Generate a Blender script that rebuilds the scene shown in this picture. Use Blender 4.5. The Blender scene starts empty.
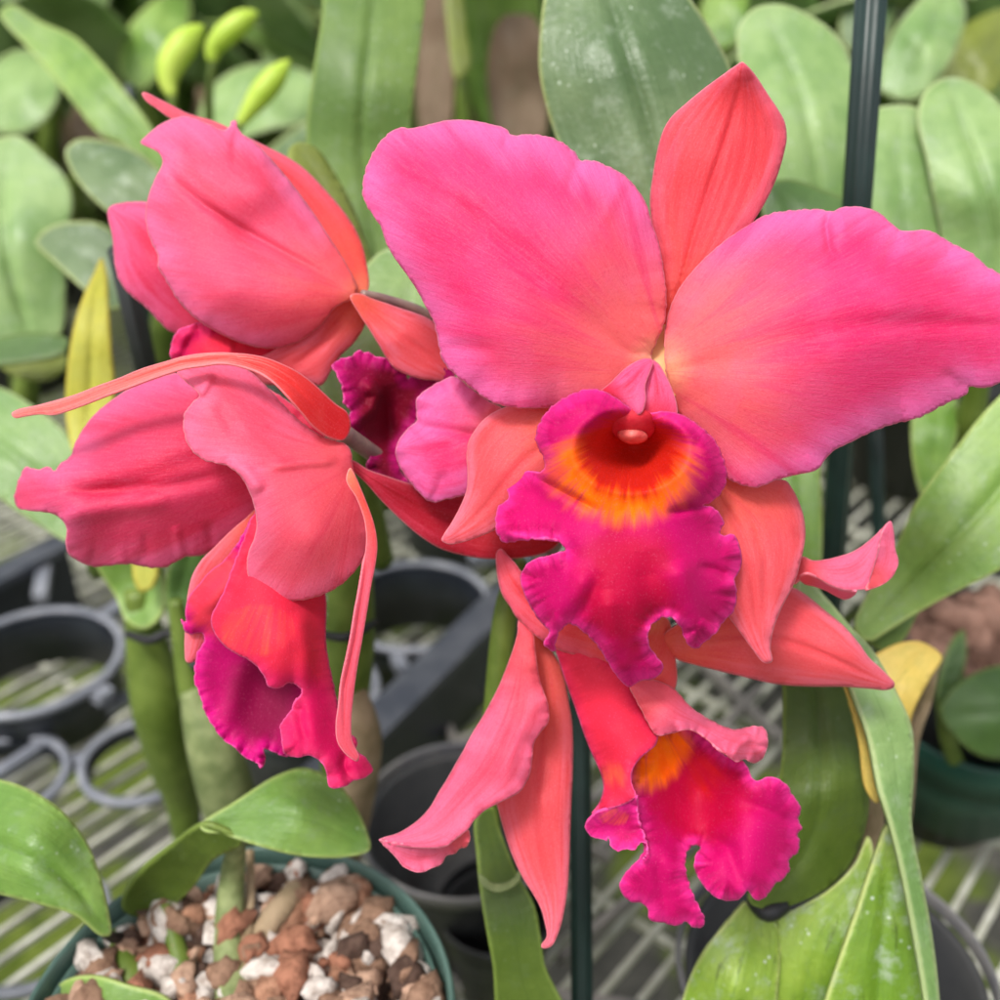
import bpy, math, random
import numpy as np
from mathutils import Vector, Matrix, noise
from mathutils.geometry import delaunay_2d_cdt

# ------------------------------------------------------------------ camera, sky, sun, exposure
scene = bpy.context.scene
COL = scene.collection
CAM_H = 0.42                      # camera height above the bench top (metres)
PITCH = math.radians(30.0)        # looking down
FPX = 1072.0                      # focal length in photo pixels (1000 px frame)
cam_data = bpy.data.cameras.new("camera")
cam = bpy.data.objects.new("camera", cam_data)
COL.objects.link(cam)
cam.location = (0, 0, CAM_H)
cam.rotation_euler = (math.radians(90) - PITCH, 0, 0)
cam_data.sensor_width = 36
cam_data.lens = 36 * FPX / 1000
cam_data.clip_start = 0.01
cam_data.clip_end = 200
cam_data.dof.use_dof = True
cam_data.dof.focus_distance = 0.243
cam_data.dof.aperture_fstop = 8.8
scene.camera = cam

SUN_EL, SUN_AZ = math.radians(62), math.radians(215)   # azimuth clockwise from +Y
world = bpy.data.worlds.new("World")
scene.world = world
world.use_nodes = True
wn = world.node_tree
sky = wn.nodes.new("ShaderNodeTexSky")
sky.sky_type = 'NISHITA'
sky.sun_disc = False
sky.sun_elevation = SUN_EL
sky.sun_rotation = SUN_AZ
sky.air_density = 1.0
sky.dust_density = 4.0
sky.ozone_density = 0.5
hsv = wn.nodes.new("ShaderNodeHueSaturation")
hsv.inputs['Saturation'].default_value = 0.22       # light whitened by the greenhouse cover
bgn = wn.nodes["Background"]
bgn.inputs[1].default_value = 0.125
wn.links.new(sky.outputs[0], hsv.inputs['Color'])
wn.links.new(hsv.outputs[0], bgn.inputs[0])

sd = bpy.data.lights.new("sun", 'SUN')
sd.energy = 1.5
sd.angle = math.radians(13)
sd.color = (1.0, 0.96, 0.9)
sun = bpy.data.objects.new("sun", sd)
COL.objects.link(sun)
dvec = Vector((math.sin(SUN_AZ) * math.cos(SUN_EL), math.cos(SUN_AZ) * math.cos(SUN_EL), math.sin(SUN_EL)))
sun.rotation_euler = dvec.to_track_quat('Z', 'Y').to_euler()

scene.view_settings.view_transform = 'Standard'
scene.view_settings.look = 'None'
scene.view_settings.gamma = 1
scene.view_settings.use_curve_mapping = False
scene.view_settings.exposure = 0.88

# ------------------------------------------------------------------ geometry helpers
CF = Vector((0, math.cos(PITCH), -math.sin(PITCH)))
CU = Vector((0, math.sin(PITCH), math.cos(PITCH)))
CR = Vector((1, 0, 0))
CO = Vector((0, 0, CAM_H))


def P(x, y, d):
    """world point for a measured direction at distance d (metres) into the scene"""
    return CO + (CF + CR * ((x - 500) / FPX) + CU * ((500 - y) / FPX)) * d


def G(x, y, z=0.0):
    """world point on the horizontal plane at height z"""
    r = CF + CR * ((x - 500) / FPX) + CU * ((500 - y) / FPX)
    return CO + r * ((z - CAM_H) / r.z)


def depth_of(p):
    return (Vector(p) - CO).dot(CF)


def pmm(x, y, z, D):
    """size of one photo pixel in metres at depth D"""
    return D / FPX


def tag(o, label=None, cat=None, group=None, kind=None):
    if label: o["label"] = label
    if cat: o["category"] = cat
    if group: o["group"] = group
    if kind: o["kind"] = kind
    return o


def empty(name, loc, label, cat, group=None):
    o = bpy.data.objects.new(name, None)
    o.empty_display_size = 0.01
    COL.objects.link(o)
    o.location = loc
    return tag(o, label, cat, group)


def link_mesh(name, verts, faces, mat, parent=None, attrs=None, smooth=True):
    off = Vector(parent_world(parent)) if parent else Vector((0, 0, 0))
    me = bpy.data.meshes.new(name)
    me.from_pydata([tuple(Vector(v) - off) for v in verts], [], faces)
    me.validate()
    if smooth:
        me.polygons.foreach_set("use_smooth", [True] * len(me.polygons))
    if attrs:
        for k, arr in attrs.items():
            arr = np.asarray(arr, dtype=np.float32)
            if arr.ndim == 1:
                a = me.attributes.new(k, 'FLOAT', 'POINT')
                a.data.foreach_set("value", arr)
            else:
                a = me.attributes.new(k, 'FLOAT_VECTOR', 'POINT')
                a.data.foreach_set("vector", arr.ravel())
    me.materials.append(mat)
    o = bpy.data.objects.new(name, me)
    COL.objects.link(o)
    if parent: o.parent = parent
    return o


def parent_world(p):
    v = Vector(p.location)
    while p.parent:
        p = p.parent
        v += Vector(p.location)
    return v


def solidify(o, th, offset=0.0):
    m = o.modifiers.new("thickness", 'SOLIDIFY')
    m.thickness = th
    m.offset = offset
    m.use_even_offset = False
    return o


def catmull(pts, closed=True, n=8):
    P_ = np.array(pts, float)
    N = len(P_)
    out = []
    rng = range(N) if closed else range(N - 1)
    for i in rng:
        if closed:
            p0, p1, p2, p3 = P_[(i - 1) % N], P_[i], P_[(i + 1) % N], P_[(i + 2) % N]
        else:
            p0, p1, p2, p3 = P_[max(i - 1, 0)], P_[i], P_[i + 1], P_[min(i + 2, N - 1)]
        # centripetal
        def tj(ti, a, b): return ti + max(np.linalg.norm(b[:2] - a[:2]), 1e-6) ** 0.5
        t0 = 0; t1 = tj(t0, p0, p1); t2 = tj(t1, p1, p2); t3 = tj(t2, p2, p3)
        for k in range(n):
            t = t1 + (t2 - t1) * k / n
            A1 = (t1 - t) / (t1 - t0) * p0 + (t - t0) / (t1 - t0) * p1 if t1 > t0 else p1
            A2 = (t2 - t) / (t2 - t1) * p1 + (t - t1) / (t2 - t1) * p2
            A3 = (t3 - t) / (t3 - t2) * p2 + (t - t2) / (t3 - t2) * p3 if t3 > t2 else p2
            B1 = (t2 - t) / (t2 - t0) * A1 + (t - t0) / (t2 - t0) * A2
            B2 = (t3 - t) / (t3 - t1) * A2 + (t - t1) / (t3 - t1) * A3
            out.append((t2 - t) / (t2 - t1) * B1 + (t - t1) / (t2 - t1) * B2)
    if not closed: out.append(P_[-1])
    return np.array(out)


def resample(pts, step, closed=True):
    if closed: pts = np.vstack([pts, pts[:1]])
    seg = np.linalg.norm(np.diff(pts[:, :2], axis=0), axis=1)
    cum = np.concatenate([[0], np.cumsum(seg)])
    n = max(8, int(cum[-1] / step))
    t = np.linspace(0, cum[-1], n + (0 if closed else 1), endpoint=not closed)
    return np.stack([np.interp(t, cum, pts[:, k]) for k in range(pts.shape[1])], 1)


def inside(poly, q):
    x, y = q[:, 0], q[:, 1]
    res = np.zeros(len(q), bool)
    px, py = poly[:, 0], poly[:, 1]
    j = len(poly) - 1
    for i in range(len(poly)):
        c = ((py[i] > y) != (py[j] > y))
        with np.errstate(divide='ignore', invalid='ignore'):
            xi = (px[j] - px[i]) * (y - py[i]) / (py[j] - py[i]) + px[i]
        res ^= c & (x < xi)
        j = i
    return res


def dist_to(ptsA, B):
    out = np.empty(len(ptsA)); idx = np.empty(len(ptsA), int)
    for i in range(0, len(ptsA), 2000):
        d = np.linalg.norm(ptsA[i:i + 2000, None, :] - B[None, :, :], axis=2)
        idx[i:i + 2000] = d.argmin(1); out[i:i + 2000] = d.min(1)
    return out, idx


def seg_dist(q, line):
    """distance of points q to an open polyline, and position 0..1 along it"""
    best = np.full(len(q), 1e9); pos = np.zeros(len(q))
    L = np.array(line, float)
    seg = np.linalg.norm(np.diff(L, axis=0), axis=1); tot = seg.sum(); acc = 0
    for i in range(len(L) - 1):
        a, b = L[i], L[i + 1]
        ab = b - a
        u = np.clip(((q - a) @ ab) / (ab @ ab), 0, 1)
        d = np.linalg.norm(q - (a + u[:, None] * ab), axis=1)
        m = d < best
        best[m] = d[m]; pos[m] = (acc + u[m] * seg[i]) / tot
        acc += seg[i]
    return best, pos


def tps(ctrl, q, lam=1e-3):
    C = np.array(ctrl, float)
    S = 100.0
    X = C[:, :2] / S; Z = C[:, 2]; n = len(C)
    if n < 4:
        A = np.c_[np.ones(n), X]
        sol = np.linalg.lstsq(A, Z, rcond=None)[0]
        return np.c_[np.ones(len(q)), q / S] @ sol
    def U(r): return np.where(r > 1e-9, r * r * np.log(np.maximum(r, 1e-9)), 0)
    K = U(np.linalg.norm(X[:, None] - X[None], axis=2)) + lam * np.eye(n)
    Pm = np.c_[np.ones(n), X]
    A = np.zeros((n + 3, n + 3)); A[:n, :n] = K; A[:n, n:] = Pm; A[n:, :n] = Pm.T
    w = np.linalg.solve(A, np.r_[Z, 0, 0, 0])
    Q = q / S
    out = np.zeros(len(q))
    for i in range(0, len(q), 4000):
        k = U(np.linalg.norm(Q[i:i + 4000, None] - X[None], axis=2))
        out[i:i + 4000] = k @ w[:n] + np.c_[np.ones(len(k)), Q[i:i + 4000]] @ w[n:]
    return out


def wav(s, seed):
    """smooth 1-d noise, roughly -1..1"""
    r = np.random.RandomState(seed)
    v = np.zeros_like(s)
    for k, a in ((1, 1.0), (1.7, .7), (2.9, .45), (5.3, .2)):
        v += a * np.sin(s * k * 2 * math.pi + r.rand() * 6.28)
    return v / 1.7


def patch(outline, ctrl, D, base=None, tip=None, step=3.0, ruffle=(0, 60, 14), jag=0.0, jagwl=7,
          groove=0.0, groove_w=0.06, dome=0.0, roll=0.0, roll_w=9, creases=(), funnel=None, masks=None,
          seed=1, ang=None, sharp=False, veinz=0.0, fan=0, rmask=None):
    """curved blade: measured outline + heights (mm towards the viewer) -> verts, faces, attributes"""
    rs = np.random.RandomState(seed)
    o = np.array(outline, float)
    b = o if sharp else catmull(o, True, 10)
    b = resample(b, step * 0.62)
    n = len(b)
    # small serration of the margin
    if jag:
        t = np.roll(b, -1, 0) - np.roll(b, 1, 0)
        nrm = np.c_[t[:, 1], -t[:, 0]] / np.maximum(np.linalg.norm(t, axis=1), 1e-6)[:, None]
        arc = np.arange(n) * step * 0.62
        amp = 0.6 + 0.4 * np.sin(arc / 37 + seed)
        b = b + nrm * (jag * amp * wav(arc / jagwl / 2, seed + 5))[:, None]
    x0, y0 = b.min(0); x1, y1 = b.max(0)
    gx, gy = np.meshgrid(np.arange(x0, x1, step), np.arange(y0, y1, step * 0.866))
    gx = gx + (np.arange(gx.shape[0]) % 2)[:, None] * step * 0.5
    q = np.c_[gx.ravel(), gy.ravel()] + rs.uniform(-.05, .05, (gx.size, 2)) * step
    q = q[inside(b, q)]
    if len(q):
        d, _ = dist_to(q, b)
        q = q[d > step * 0.55]
    allp = np.vstack([b, q]) if len(q) else b
    edges = [(i, (i + 1) % n) for i in range(n)]
    vs, es, fs, ov, oe, of = delaunay_2d_cdt([Vector(p) for p in allp], edges, [], 1, 1e-5)
    v = np.array([(p.x, p.y) for p in vs])
    base = np.array(base if base is not None else b[0], float)
    tip = np.array(tip if tip is not None else b[n // 2], float)
    ib = int(np.linalg.norm(b - base, axis=1).argmin()); it = int(np.linalg.norm(b - tip, axis=1).argmin())
    L = b[np.arange(ib, it + 1 if it > ib else it + n + 1) % n]
    R = b[np.arange(it, ib + 1 if ib > it else ib + n + 1) % n]
    dl, _ = dist_to(v, L); dr, _ = dist_to(v, R)
    e, ei = dist_to(v, b)
    s = dl / np.maximum(dl + dr, 1e-6)
    E2 = np.array([(f[i], f[(i + 1) % 3]) for f in fs for i in range(3)])
    E2 = np.vstack([E2, E2[:, ::-1]]); deg = np.maximum(np.bincount(E2[:, 0], minlength=len(v)), 1)
    fixed = e < 1e-3
    for _ in range(260):
        sn_ = np.bincount(E2[:, 0], weights=s[E2[:, 1]], minlength=len(v)) / deg
        s = np.where(fixed, s, s + 1.0 * (sn_ - s))
    db = np.linalg.norm(v - base, axis=1); dt = np.linalg.norm(v - tip, axis=1)
    t = db / np.maximum(db + dt, 1e-6)
    z = tps(ctrl, v)
    if dome: z += dome * (1 - (2 * s - 1) ** 2)
    if groove: z -= groove * np.exp(-((s - .5) / groove_w) ** 2) * np.clip(t * 5, 0, 1) * np.clip((1 - t) * 4, 0, 1)
    arc = ei * step * 0.62
    if ruffle[0]:
        per = n * step * 0.62
        k = max(1, round(per / ruffle[1]))
        am = 1.0 if rmask is None else rmask(v[:, 0], v[:, 1])
        slow = .65 + .5 * np.sin(arc / 61.0 + seed)
        z += am * slow * ruffle[0] * np.exp(-(e / ruffle[2]) ** 1.5) * wav(arc / per * k, seed + 9)
    if roll: z -= roll * np.exp(-(e / roll_w) ** 1.3)
    if veinz: z += veinz * np.sin(s * 60 + 3 * np.sin(t * 5)) * np.clip(1 - e * 0, 0, 1)
    for line, w, a in creases:
        dd, ps = seg_dist(v, line)
        fade = np.clip(np.minimum(ps, 1 - ps) * (3.5 if a < 0 else 6) + .03, 0, 1)
        z += a * np.exp(-(dd / w) ** 2) * fade
    for fu in ([funnel] if funnel and not isinstance(funnel, list) else (funnel or [])):
        cx, cy, rx, ry, dep, pw, rot = fu
        c, sn = math.cos(rot), math.sin(rot)
        ux = ((v[:, 0] - cx) * c + (v[:, 1] - cy) * sn) / rx
        uy = (-(v[:, 0] - cx) * sn + (v[:, 1] - cy) * c) / ry
        r = np.hypot(ux, uy)
        z -= dep * np.clip(1 - r ** 2, 0, 1) ** pw
    dd = D - z / 1000.0
    rx_ = (v[:, 0] - 500) / FPX; ry_ = (500 - v[:, 1]) / FPX
    W = np.array(CO)[None] + dd[:, None] * (np.array(CF)[None] + rx_[:, None] * np.array(CR)[None] + ry_[:, None] * np.array(CU)[None])
    vv = s * 1.0
    if fan:
        ax = (tip - base); q0 = base - ax * .06
        dxy = v - q0; th0 = math.atan2(ax[1], ax[0])
        vv = (np.arctan2(dxy[:, 1], dxy[:, 0]) - th0 + math.pi) % (2 * math.pi) - math.pi
        vv = vv * .95 + .5
    at = dict(s=s, t=t, e=e / 40.0, a=arc / 40.0, v=vv)
    m = np.zeros((len(v), 3)) if masks is None else np.stack(masks(v[:, 0], v[:, 1], e), 1)
    at['m'] = m
    if ang is not None:
        th = np.arctan2(v[:, 1] - ang[1], v[:, 0] - ang[0]); rr = np.hypot(v[:, 1] - ang[1], v[:, 0] - ang[0]) / 100
        at['f'] = np.stack([np.cos(th), np.sin(th), rr], 1)
    else:
        at['f'] = np.stack([s, t, e / 40], 1)
    faces = [tuple(reversed(f)) for f in fs]
    return W, faces, at


def build(name, parent, patches, mat, th=0.0005, label=None):
    V = []; F = []; A = {}
    off = 0
    for W, f, at in patches:
        V.append(W); F += [tuple(i + off for i in ff) for ff in f]
        for k, a in at.items(): A.setdefault(k, []).append(a)
        off += len(W)
    V = np.vstack(V)
    A = {k: np.concatenate(a) for k, a in A.items()}
    o = link_mesh(name, V, F, mat, parent, A)
    solidify(o, th)
    if label: o["label"] = label
    return o


def tube_data(pts, radii, seg=14, nres=6, cap=True, flat=1.0):
    arr = np.c_[np.array([tuple(p) for p in pts]), np.array(radii)]
    c = catmull3(arr, nres)
    V = []; F = []
    n = len(c)
    up = Vector((0.3, -1, 0.2)).normalized()
    for i in range(n):
        a = Vector(c[max(i - 1, 0), :3]); b = Vector(c[min(i + 1, n - 1), :3])
        T = (b - a).normalized()
        X = up.cross(T).normalized(); Y = T.cross(X).normalized()
        for k in range(seg):
            th = 2 * math.pi * k / seg
            V.append(Vector(c[i, :3]) + (X * math.cos(th) + Y * math.sin(th) * flat) * c[i, 3])
    for i in range(n - 1):
        for k in range(seg):
            k2 = (k + 1) % seg
            F.append((i * seg + k, i * seg + k2, (i + 1) * seg + k2, (i + 1) * seg + k))
    if cap:
        F.append(tuple(reversed(range(seg)))); F.append(tuple((n - 1) * seg + k for k in range(seg)))
    return V, F


def catmull3(arr, n):
    N = len(arr); out = []
    for i in range(N - 1):
        p0, p1, p2, p3 = arr[max(i - 1, 0)], arr[i], arr[i + 1], arr[min(i + 2, N - 1)]
        for k in range(n):
            t = k / n
            out.append(0.5 * (2 * p1 + (p2 - p0) * t + (2 * p0 - 5 * p1 + 4 * p2 - p3) * t * t + (3 * p1 - p0 - 3 * p2 + p3) * t ** 3))
    out.append(arr[-1])
    return np.array(out)


def tube(name, pts, radii, mat, parent=None, **kw):
    V, F = tube_data(pts, radii, **kw)
    return link_mesh(name, V, F, mat, parent)


def lathe(name, c, prof, mat, parent=None, seg=64, tilt=None):
    V = []; F = []
    for (r, z) in prof:
        for k in range(seg):
            th = 2 * math.pi * k / seg
            V.append(Vector(c) + Vector((r * math.cos(th), r * math.sin(th), z)))
    for i in range(len(prof) - 1):
        for k in range(seg):
            k2 = (k + 1) % seg
            F.append((i * seg + k, i * seg + k2, (i + 1) * seg + k2, (i + 1) * seg + k))
    return link_mesh(name, V, F, mat, parent)


# ------------------------------------------------------------------ material helpers
class NT:
    def __init__(self, name):
        self.m = bpy.data.materials.new(name); self.m.use_nodes = True
        self.t = self.m.node_tree; self.t.nodes.clear()
        self.out = self.n("ShaderNodeOutputMaterial")
    def n(self, typ, **kw):
        nd = self.t.nodes.new(typ)
        for k, v in kw.items(): setattr(nd, k, v)
        return nd
    def l(self, a, b): self.t.links.new(a, b)
    def setin(self, nd, i, v):
        if hasattr(v, 'is_output'): self.l(v, nd.inputs[i])
        elif v is not None: nd.inputs[i].default_value = v
    def attr(self, name):
        nd = self.n("ShaderNodeAttribute", attribute_name=name); return nd
    def math(self, op, a, b=None, c=None, clamp=False):
        nd = self.n("ShaderNodeMath", operation=op, use_clamp=clamp)
        self.setin(nd, 0, a)
        if b is not None: self.setin(nd, 1, b)
        if c is not None: self.setin(nd, 2, c)
        return nd.outputs[0]
    def mix(self, f, a, b, mode='MIX'):
        nd = self.n("ShaderNodeMix", data_type='RGBA', blend_type=mode)
        self.setin(nd, 0, f)
        self.setin(nd, 6, a if hasattr(a, 'is_output') else (*a, 1)); self.setin(nd, 7, b if hasattr(b, 'is_output') else (*b, 1))
        return nd.outputs[2]
    def map(self, v, a, b, c=0.0, d=1.0, smooth=True):
        nd = self.n("ShaderNodeMapRange", interpolation_type='SMOOTHSTEP' if smooth else 'LINEAR')
        self.setin(nd, 0, v); nd.inputs[1].default_value = a; nd.inputs[2].default_value = b
        nd.inputs[3].default_value = c; nd.inputs[4].default_value = d
        return nd.outputs[0]
    def vec(self, x, y, z=0.0):
        nd = self.n("ShaderNodeCombineXYZ")
        for i, v in enumerate((x, y, z)): self.setin(nd, i, v)
        return nd.outputs[0]
    def noise(self, vec, scale, detail=3, rough=.55, dist=0.0):
        nd = self.n("ShaderNodeTexNoise"); nd.inputs['Scale'].default_value = scale
        nd.inputs['Detail'].default_value = detail; nd.inputs['Roughness'].default_value = rough
        nd.inputs['Distortion'].default_value = dist
        if vec is not None: self.l(vec, nd.inputs['Vector'])
        return nd.outputs['Fac']
    def ramp(self, v, stops):
        nd = self.n("ShaderNodeValToRGB"); cr = nd.color_ramp
        while len(cr.elements) < len(stops): cr.elements.new(0.5)
        for el, (p, c) in zip(cr.elements, stops): el.position = p; el.color = (*c, 1)
        self.l(v, nd.inputs[0]); return nd.outputs[0]
    def bump(self, h, strength, dist):
        nd = self.n("ShaderNodeBump"); nd.inputs['Strength'].default_value = strength
        nd.inputs['Distance'].default_value = dist; self.l(h, nd.inputs['Height']); return nd.outputs[0]
    def finish(self, color, rough=.5, spec=.4, trans=0.0, normal=None, sheen=0.0, sheen_tint=(1, 1, 1), coat=0.0, transcol=None):
        p = self.n("ShaderNodeBsdfPrincipled")
        self.setin(p, 'Base Color', color if hasattr(color, 'is_output') else (*color, 1))
        self.setin(p, 'Roughness', rough); p.inputs['Specular IOR Level'].default_value = spec
        p.inputs['Sheen Weight'].default_value = sheen; p.inputs['Sheen Tint'].default_value = (*sheen_tint, 1)
        p.inputs['Sheen Roughness'].default_value = .4
        p.inputs['Coat Weight'].default_value = coat; p.inputs['Coat Roughness'].default_value = .25
        if normal is not None: self.l(normal, p.inputs['Normal'])
        res = p.outputs[0]
        if trans:
            tr = self.n("ShaderNodeBsdfTranslucent")
            tc = transcol if transcol is not None else color
            self.setin(tr, 0, tc if hasattr(tc, 'is_output') else (*tc, 1))
            if normal is not None: self.l(normal, tr.inputs['Normal'])
            mx = self.n("ShaderNodeMixShader"); mx.inputs[0].default_value = trans
            self.l(res, mx.inputs[1]); self.l(tr.outputs[0], mx.inputs[2]); res = mx.outputs[0]
        self.l(res, self.out.inputs[0])
        return self.m


def petal_mat(name, throat, inner, main, margin, stripe, t_in=0.5, stripe_w=.13, vein=.35, seed=0.0, margin_w=.8, stripe_amt=.7, t_th=.1, rough=.55):
    k = NT(name)
    s, t, e, v = (k.attr(x).outputs['Fac'] for x in 'stev')
    tex0 = k.n("ShaderNodeTexCoord").outputs['Object']
    v = k.math('ADD', v, k.math('MULTIPLY', k.math('SUBTRACT', k.noise(tex0, 60, 2), .5), .012))
    va = k.vec(k.math('MULTIPLY', v, 62), k.math('MULTIPLY', t, 5.5), seed)
    vn = k.noise(va, 1.0, 4, .62)
    vb = k.vec(k.math('MULTIPLY', v, 9), k.math('MULTIPLY', t, 2.6), seed + 7)
    vn2 = k.noise(vb, 1.0, 3, .55)
    tex = k.n("ShaderNodeTexCoord").outputs['Object']
    blotch = k.noise(tex, 90, 3, .5)
    grain = k.noise(tex, 2400, 3, .6)
    tt = k.math('ADD', t, k.math('MULTIPLY', k.math('SUBTRACT', vn2, .5), .28))
    c = k.mix(k.map(t, 0.0, t_th * 1.1), throat, inner)
    c = k.mix(k.map(tt, t_th, t_in), c, main)
    # margin paler / pinker
    ee = k.math('ADD', e, k.math('MULTIPLY', k.math('SUBTRACT', vn2, .5), 1.0))
    c = k.mix(k.math('MULTIPLY', k.map(ee, margin_w, 0.0), k.map(t, .12, .45)), c, margin)
    # deeper pigment along the midrib and in flame-shaped streaks
    sd_ = k.math('ABSOLUTE', k.math('SUBTRACT', s, .5))
    st = k.math('MULTIPLY', k.map(sd_, stripe_w, 0.0), k.map(t, .18, .42))
    st = k.math('MULTIPLY', st, k.map(t, .98, .70))
    st = k.math('MULTIPLY', st, k.map(vn, .3, .62, .45, 1.0))
    c = k.mix(k.math('MULTIPLY', st, stripe_amt), c, stripe)
    c = k.mix(k.map(vn2, .5, .72, 0, .35), c, stripe)
    # fine veins
    vv = k.map(vn, .36, .66, -1, 1, False)
    dark = k.mix(1.0, c, (.92, .55, .72), 'MULTIPLY')
    lite = k.mix(.12, c, (1.0, .6, .7))
    c2 = k.mix(k.map(vv, .1, 1, 0, vein), c, dark)
    c2 = k.mix(k.map(vv, -.1, -1, 0, vein * .8), c2, lite)
    c2 = k.mix(k.map(blotch, .45, .7, 0, .14), c2, margin)
    c2 = k.mix(k.map(grain, .50, .74, 0, .10), c2, (1, .40, .60))  # pale grain: sparkle of the petal cells put into the colour
    vf = k.noise(k.vec(k.math('MULTIPLY', v, 170), k.math('MULTIPLY', t, 24), seed + 3), 1.0, 3, .6)
    c2 = k.mix(k.map(vf, .50, .72, 0, .26), c2, k.mix(1.0, c2, (.95, .42, .66), 'MULTIPLY'))
    c2 = k.mix(k.map(vf, .48, .30, 0, .05), c2, (1, .55, .66))
    fleck = k.noise(tex, 1300, 3, .7)
    c2 = k.mix(k.map(fleck, .48, .72, 0, .42), c2, k.mix(1.0, c2, (.94, .5, .7), 'MULTIPLY'))
    br = k.math('MULTIPLY', k.map(k.noise(tex, 150, 4, .7), .64, .74), k.map(k.noise(tex, 35, 2), .5, .6))
    c2 = k.mix(k.math('MULTIPLY', br, .3), c2, stripe)
    # thin bright rim of the margin, an edge highlight put into the colour
    c2 = k.mix(k.map(e, .045, .012, 0, .40), c2, (.92, .42, .50))
    h = k.math('ADD', k.math('MULTIPLY', vn, .55), k.math('ADD', k.math('MULTIPLY', fleck, .9), k.math('ADD', k.math('MULTIPLY', vf, .7), k.math('MULTIPLY', grain, .35))))
    nb = k.bump(h, .32, .0006)
    return k.finish(c2, rough - .05, .30, .36, nb, .08, (1, .6, .75))


def lip_mat(name, rim, body, crimson, orange, dark, seed=0.0, rimw=.35, rimk=0, radk=.42):
    """m.x = orange zone, m.y = deep throat, m.z = crimson centre; f = direction from the throat"""
    k = NT(name)
    sep = k.n("ShaderNodeSeparateXYZ"); k.l(k.attr('m').outputs['Vector'], sep.inputs[0])
    f = k.n("ShaderNodeSeparateXYZ"); k.l(k.attr('f').outputs['Vector'], f.inputs[0])
    e = k.attr('e').outputs['Fac']; a = k.attr('a').outputs['Fac']
    va = k.vec(k.math('MULTIPLY', f.outputs[0], 13), k.math('MULTIPLY', f.outputs[1], 13), k.math('MULTIPLY_ADD', f.outputs[2], 1.2, seed))
    vn = k.noise(va, 1.0, 4, .6)
    vn3 = k.noise(k.vec(k.math('MULTIPLY', f.outputs[0], 3), k.math('MULTIPLY', f.outputs[1], 3), k.math('MULTIPLY', f.outputs[2], 1.5)), 1.0, 2)
    tex = k.n("ShaderNodeTexCoord").outputs['Object']
    grain = k.noise(tex, 2400, 2, .6); blotch = k.noise(tex, 160, 3, .5)
    radial = k.noise(k.vec(k.math('MULTIPLY', a, 11.0), k.math('MULTIPLY', e, .9), seed), 1.0, 2, .5)
    wob = k.math('MULTIPLY', k.math('SUBTRACT', vn, .5), 1.5)
    wob2 = k.math('MULTIPLY', k.math('SUBTRACT', blotch, .5), .5)
    c = k.mix(k.map(k.math('ADD', sep.outputs[2], wob2), .25, .85), body, crimson)
    c = k.mix(k.map(k.math('ADD', k.math('MULTIPLY', e, 1), k.math('MULTIPLY', wob2, .8)), rimw, 0.0, 0, .9) if not rimk else k.math('MULTIPLY', k.map(e, rimw, 0.0, 0, .9), k.math('SUBTRACT', 1.0, k.math('MULTIPLY', sep.outputs[2], .75))), c, rim)
    c = k.mix(k.math('MULTIPLY', k.map(radial, .42, .62, 0, radk), k.map(e, .60, .25)), c, k.mix(1, c, (.6, .3, .6), 'MULTIPLY'))
    c = k.mix(k.map(k.math('ADD', sep.outputs[0], k.math('MULTIPLY', k.math('ADD', wob, k.math('MULTIPLY', wob2, .8)), k.math('ADD', sep.outputs[0], .08))), .18, .80), c, k.mix(k.map(vn3, .35, .65), orange, (orange[0], orange[1] * 1.35, orange[2])))
    c = k.mix(k.map(k.math('ADD', sep.outputs[1], k.math('MULTIPLY', k.math('MULTIPLY', wob, 1.0), sep.outputs[1])), .22, .80), c, dark)
    c = k.mix(k.map(grain, .55, .8, 0, .12), c, (1, .25, .5))
    c = k.mix(k.map(blotch, .4, .7, 0, .25), c, k.mix(1, c, (.72, .5, .6), 'MULTIPLY'))
    c = k.mix(k.map(e, .05, .012, 0, .40), c, (.85, .16, .45))
    h = k.math('ADD', k.math('MULTIPLY', vn, .6), k.math('ADD', k.math('MULTIPLY', grain, .4), k.math('MULTIPLY', radial, .35)))
    nb = k.bump(h, .28, .0006)
    return k.finish(c, .6, .14, .14, nb, .04, (1, .4, .7))


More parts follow.
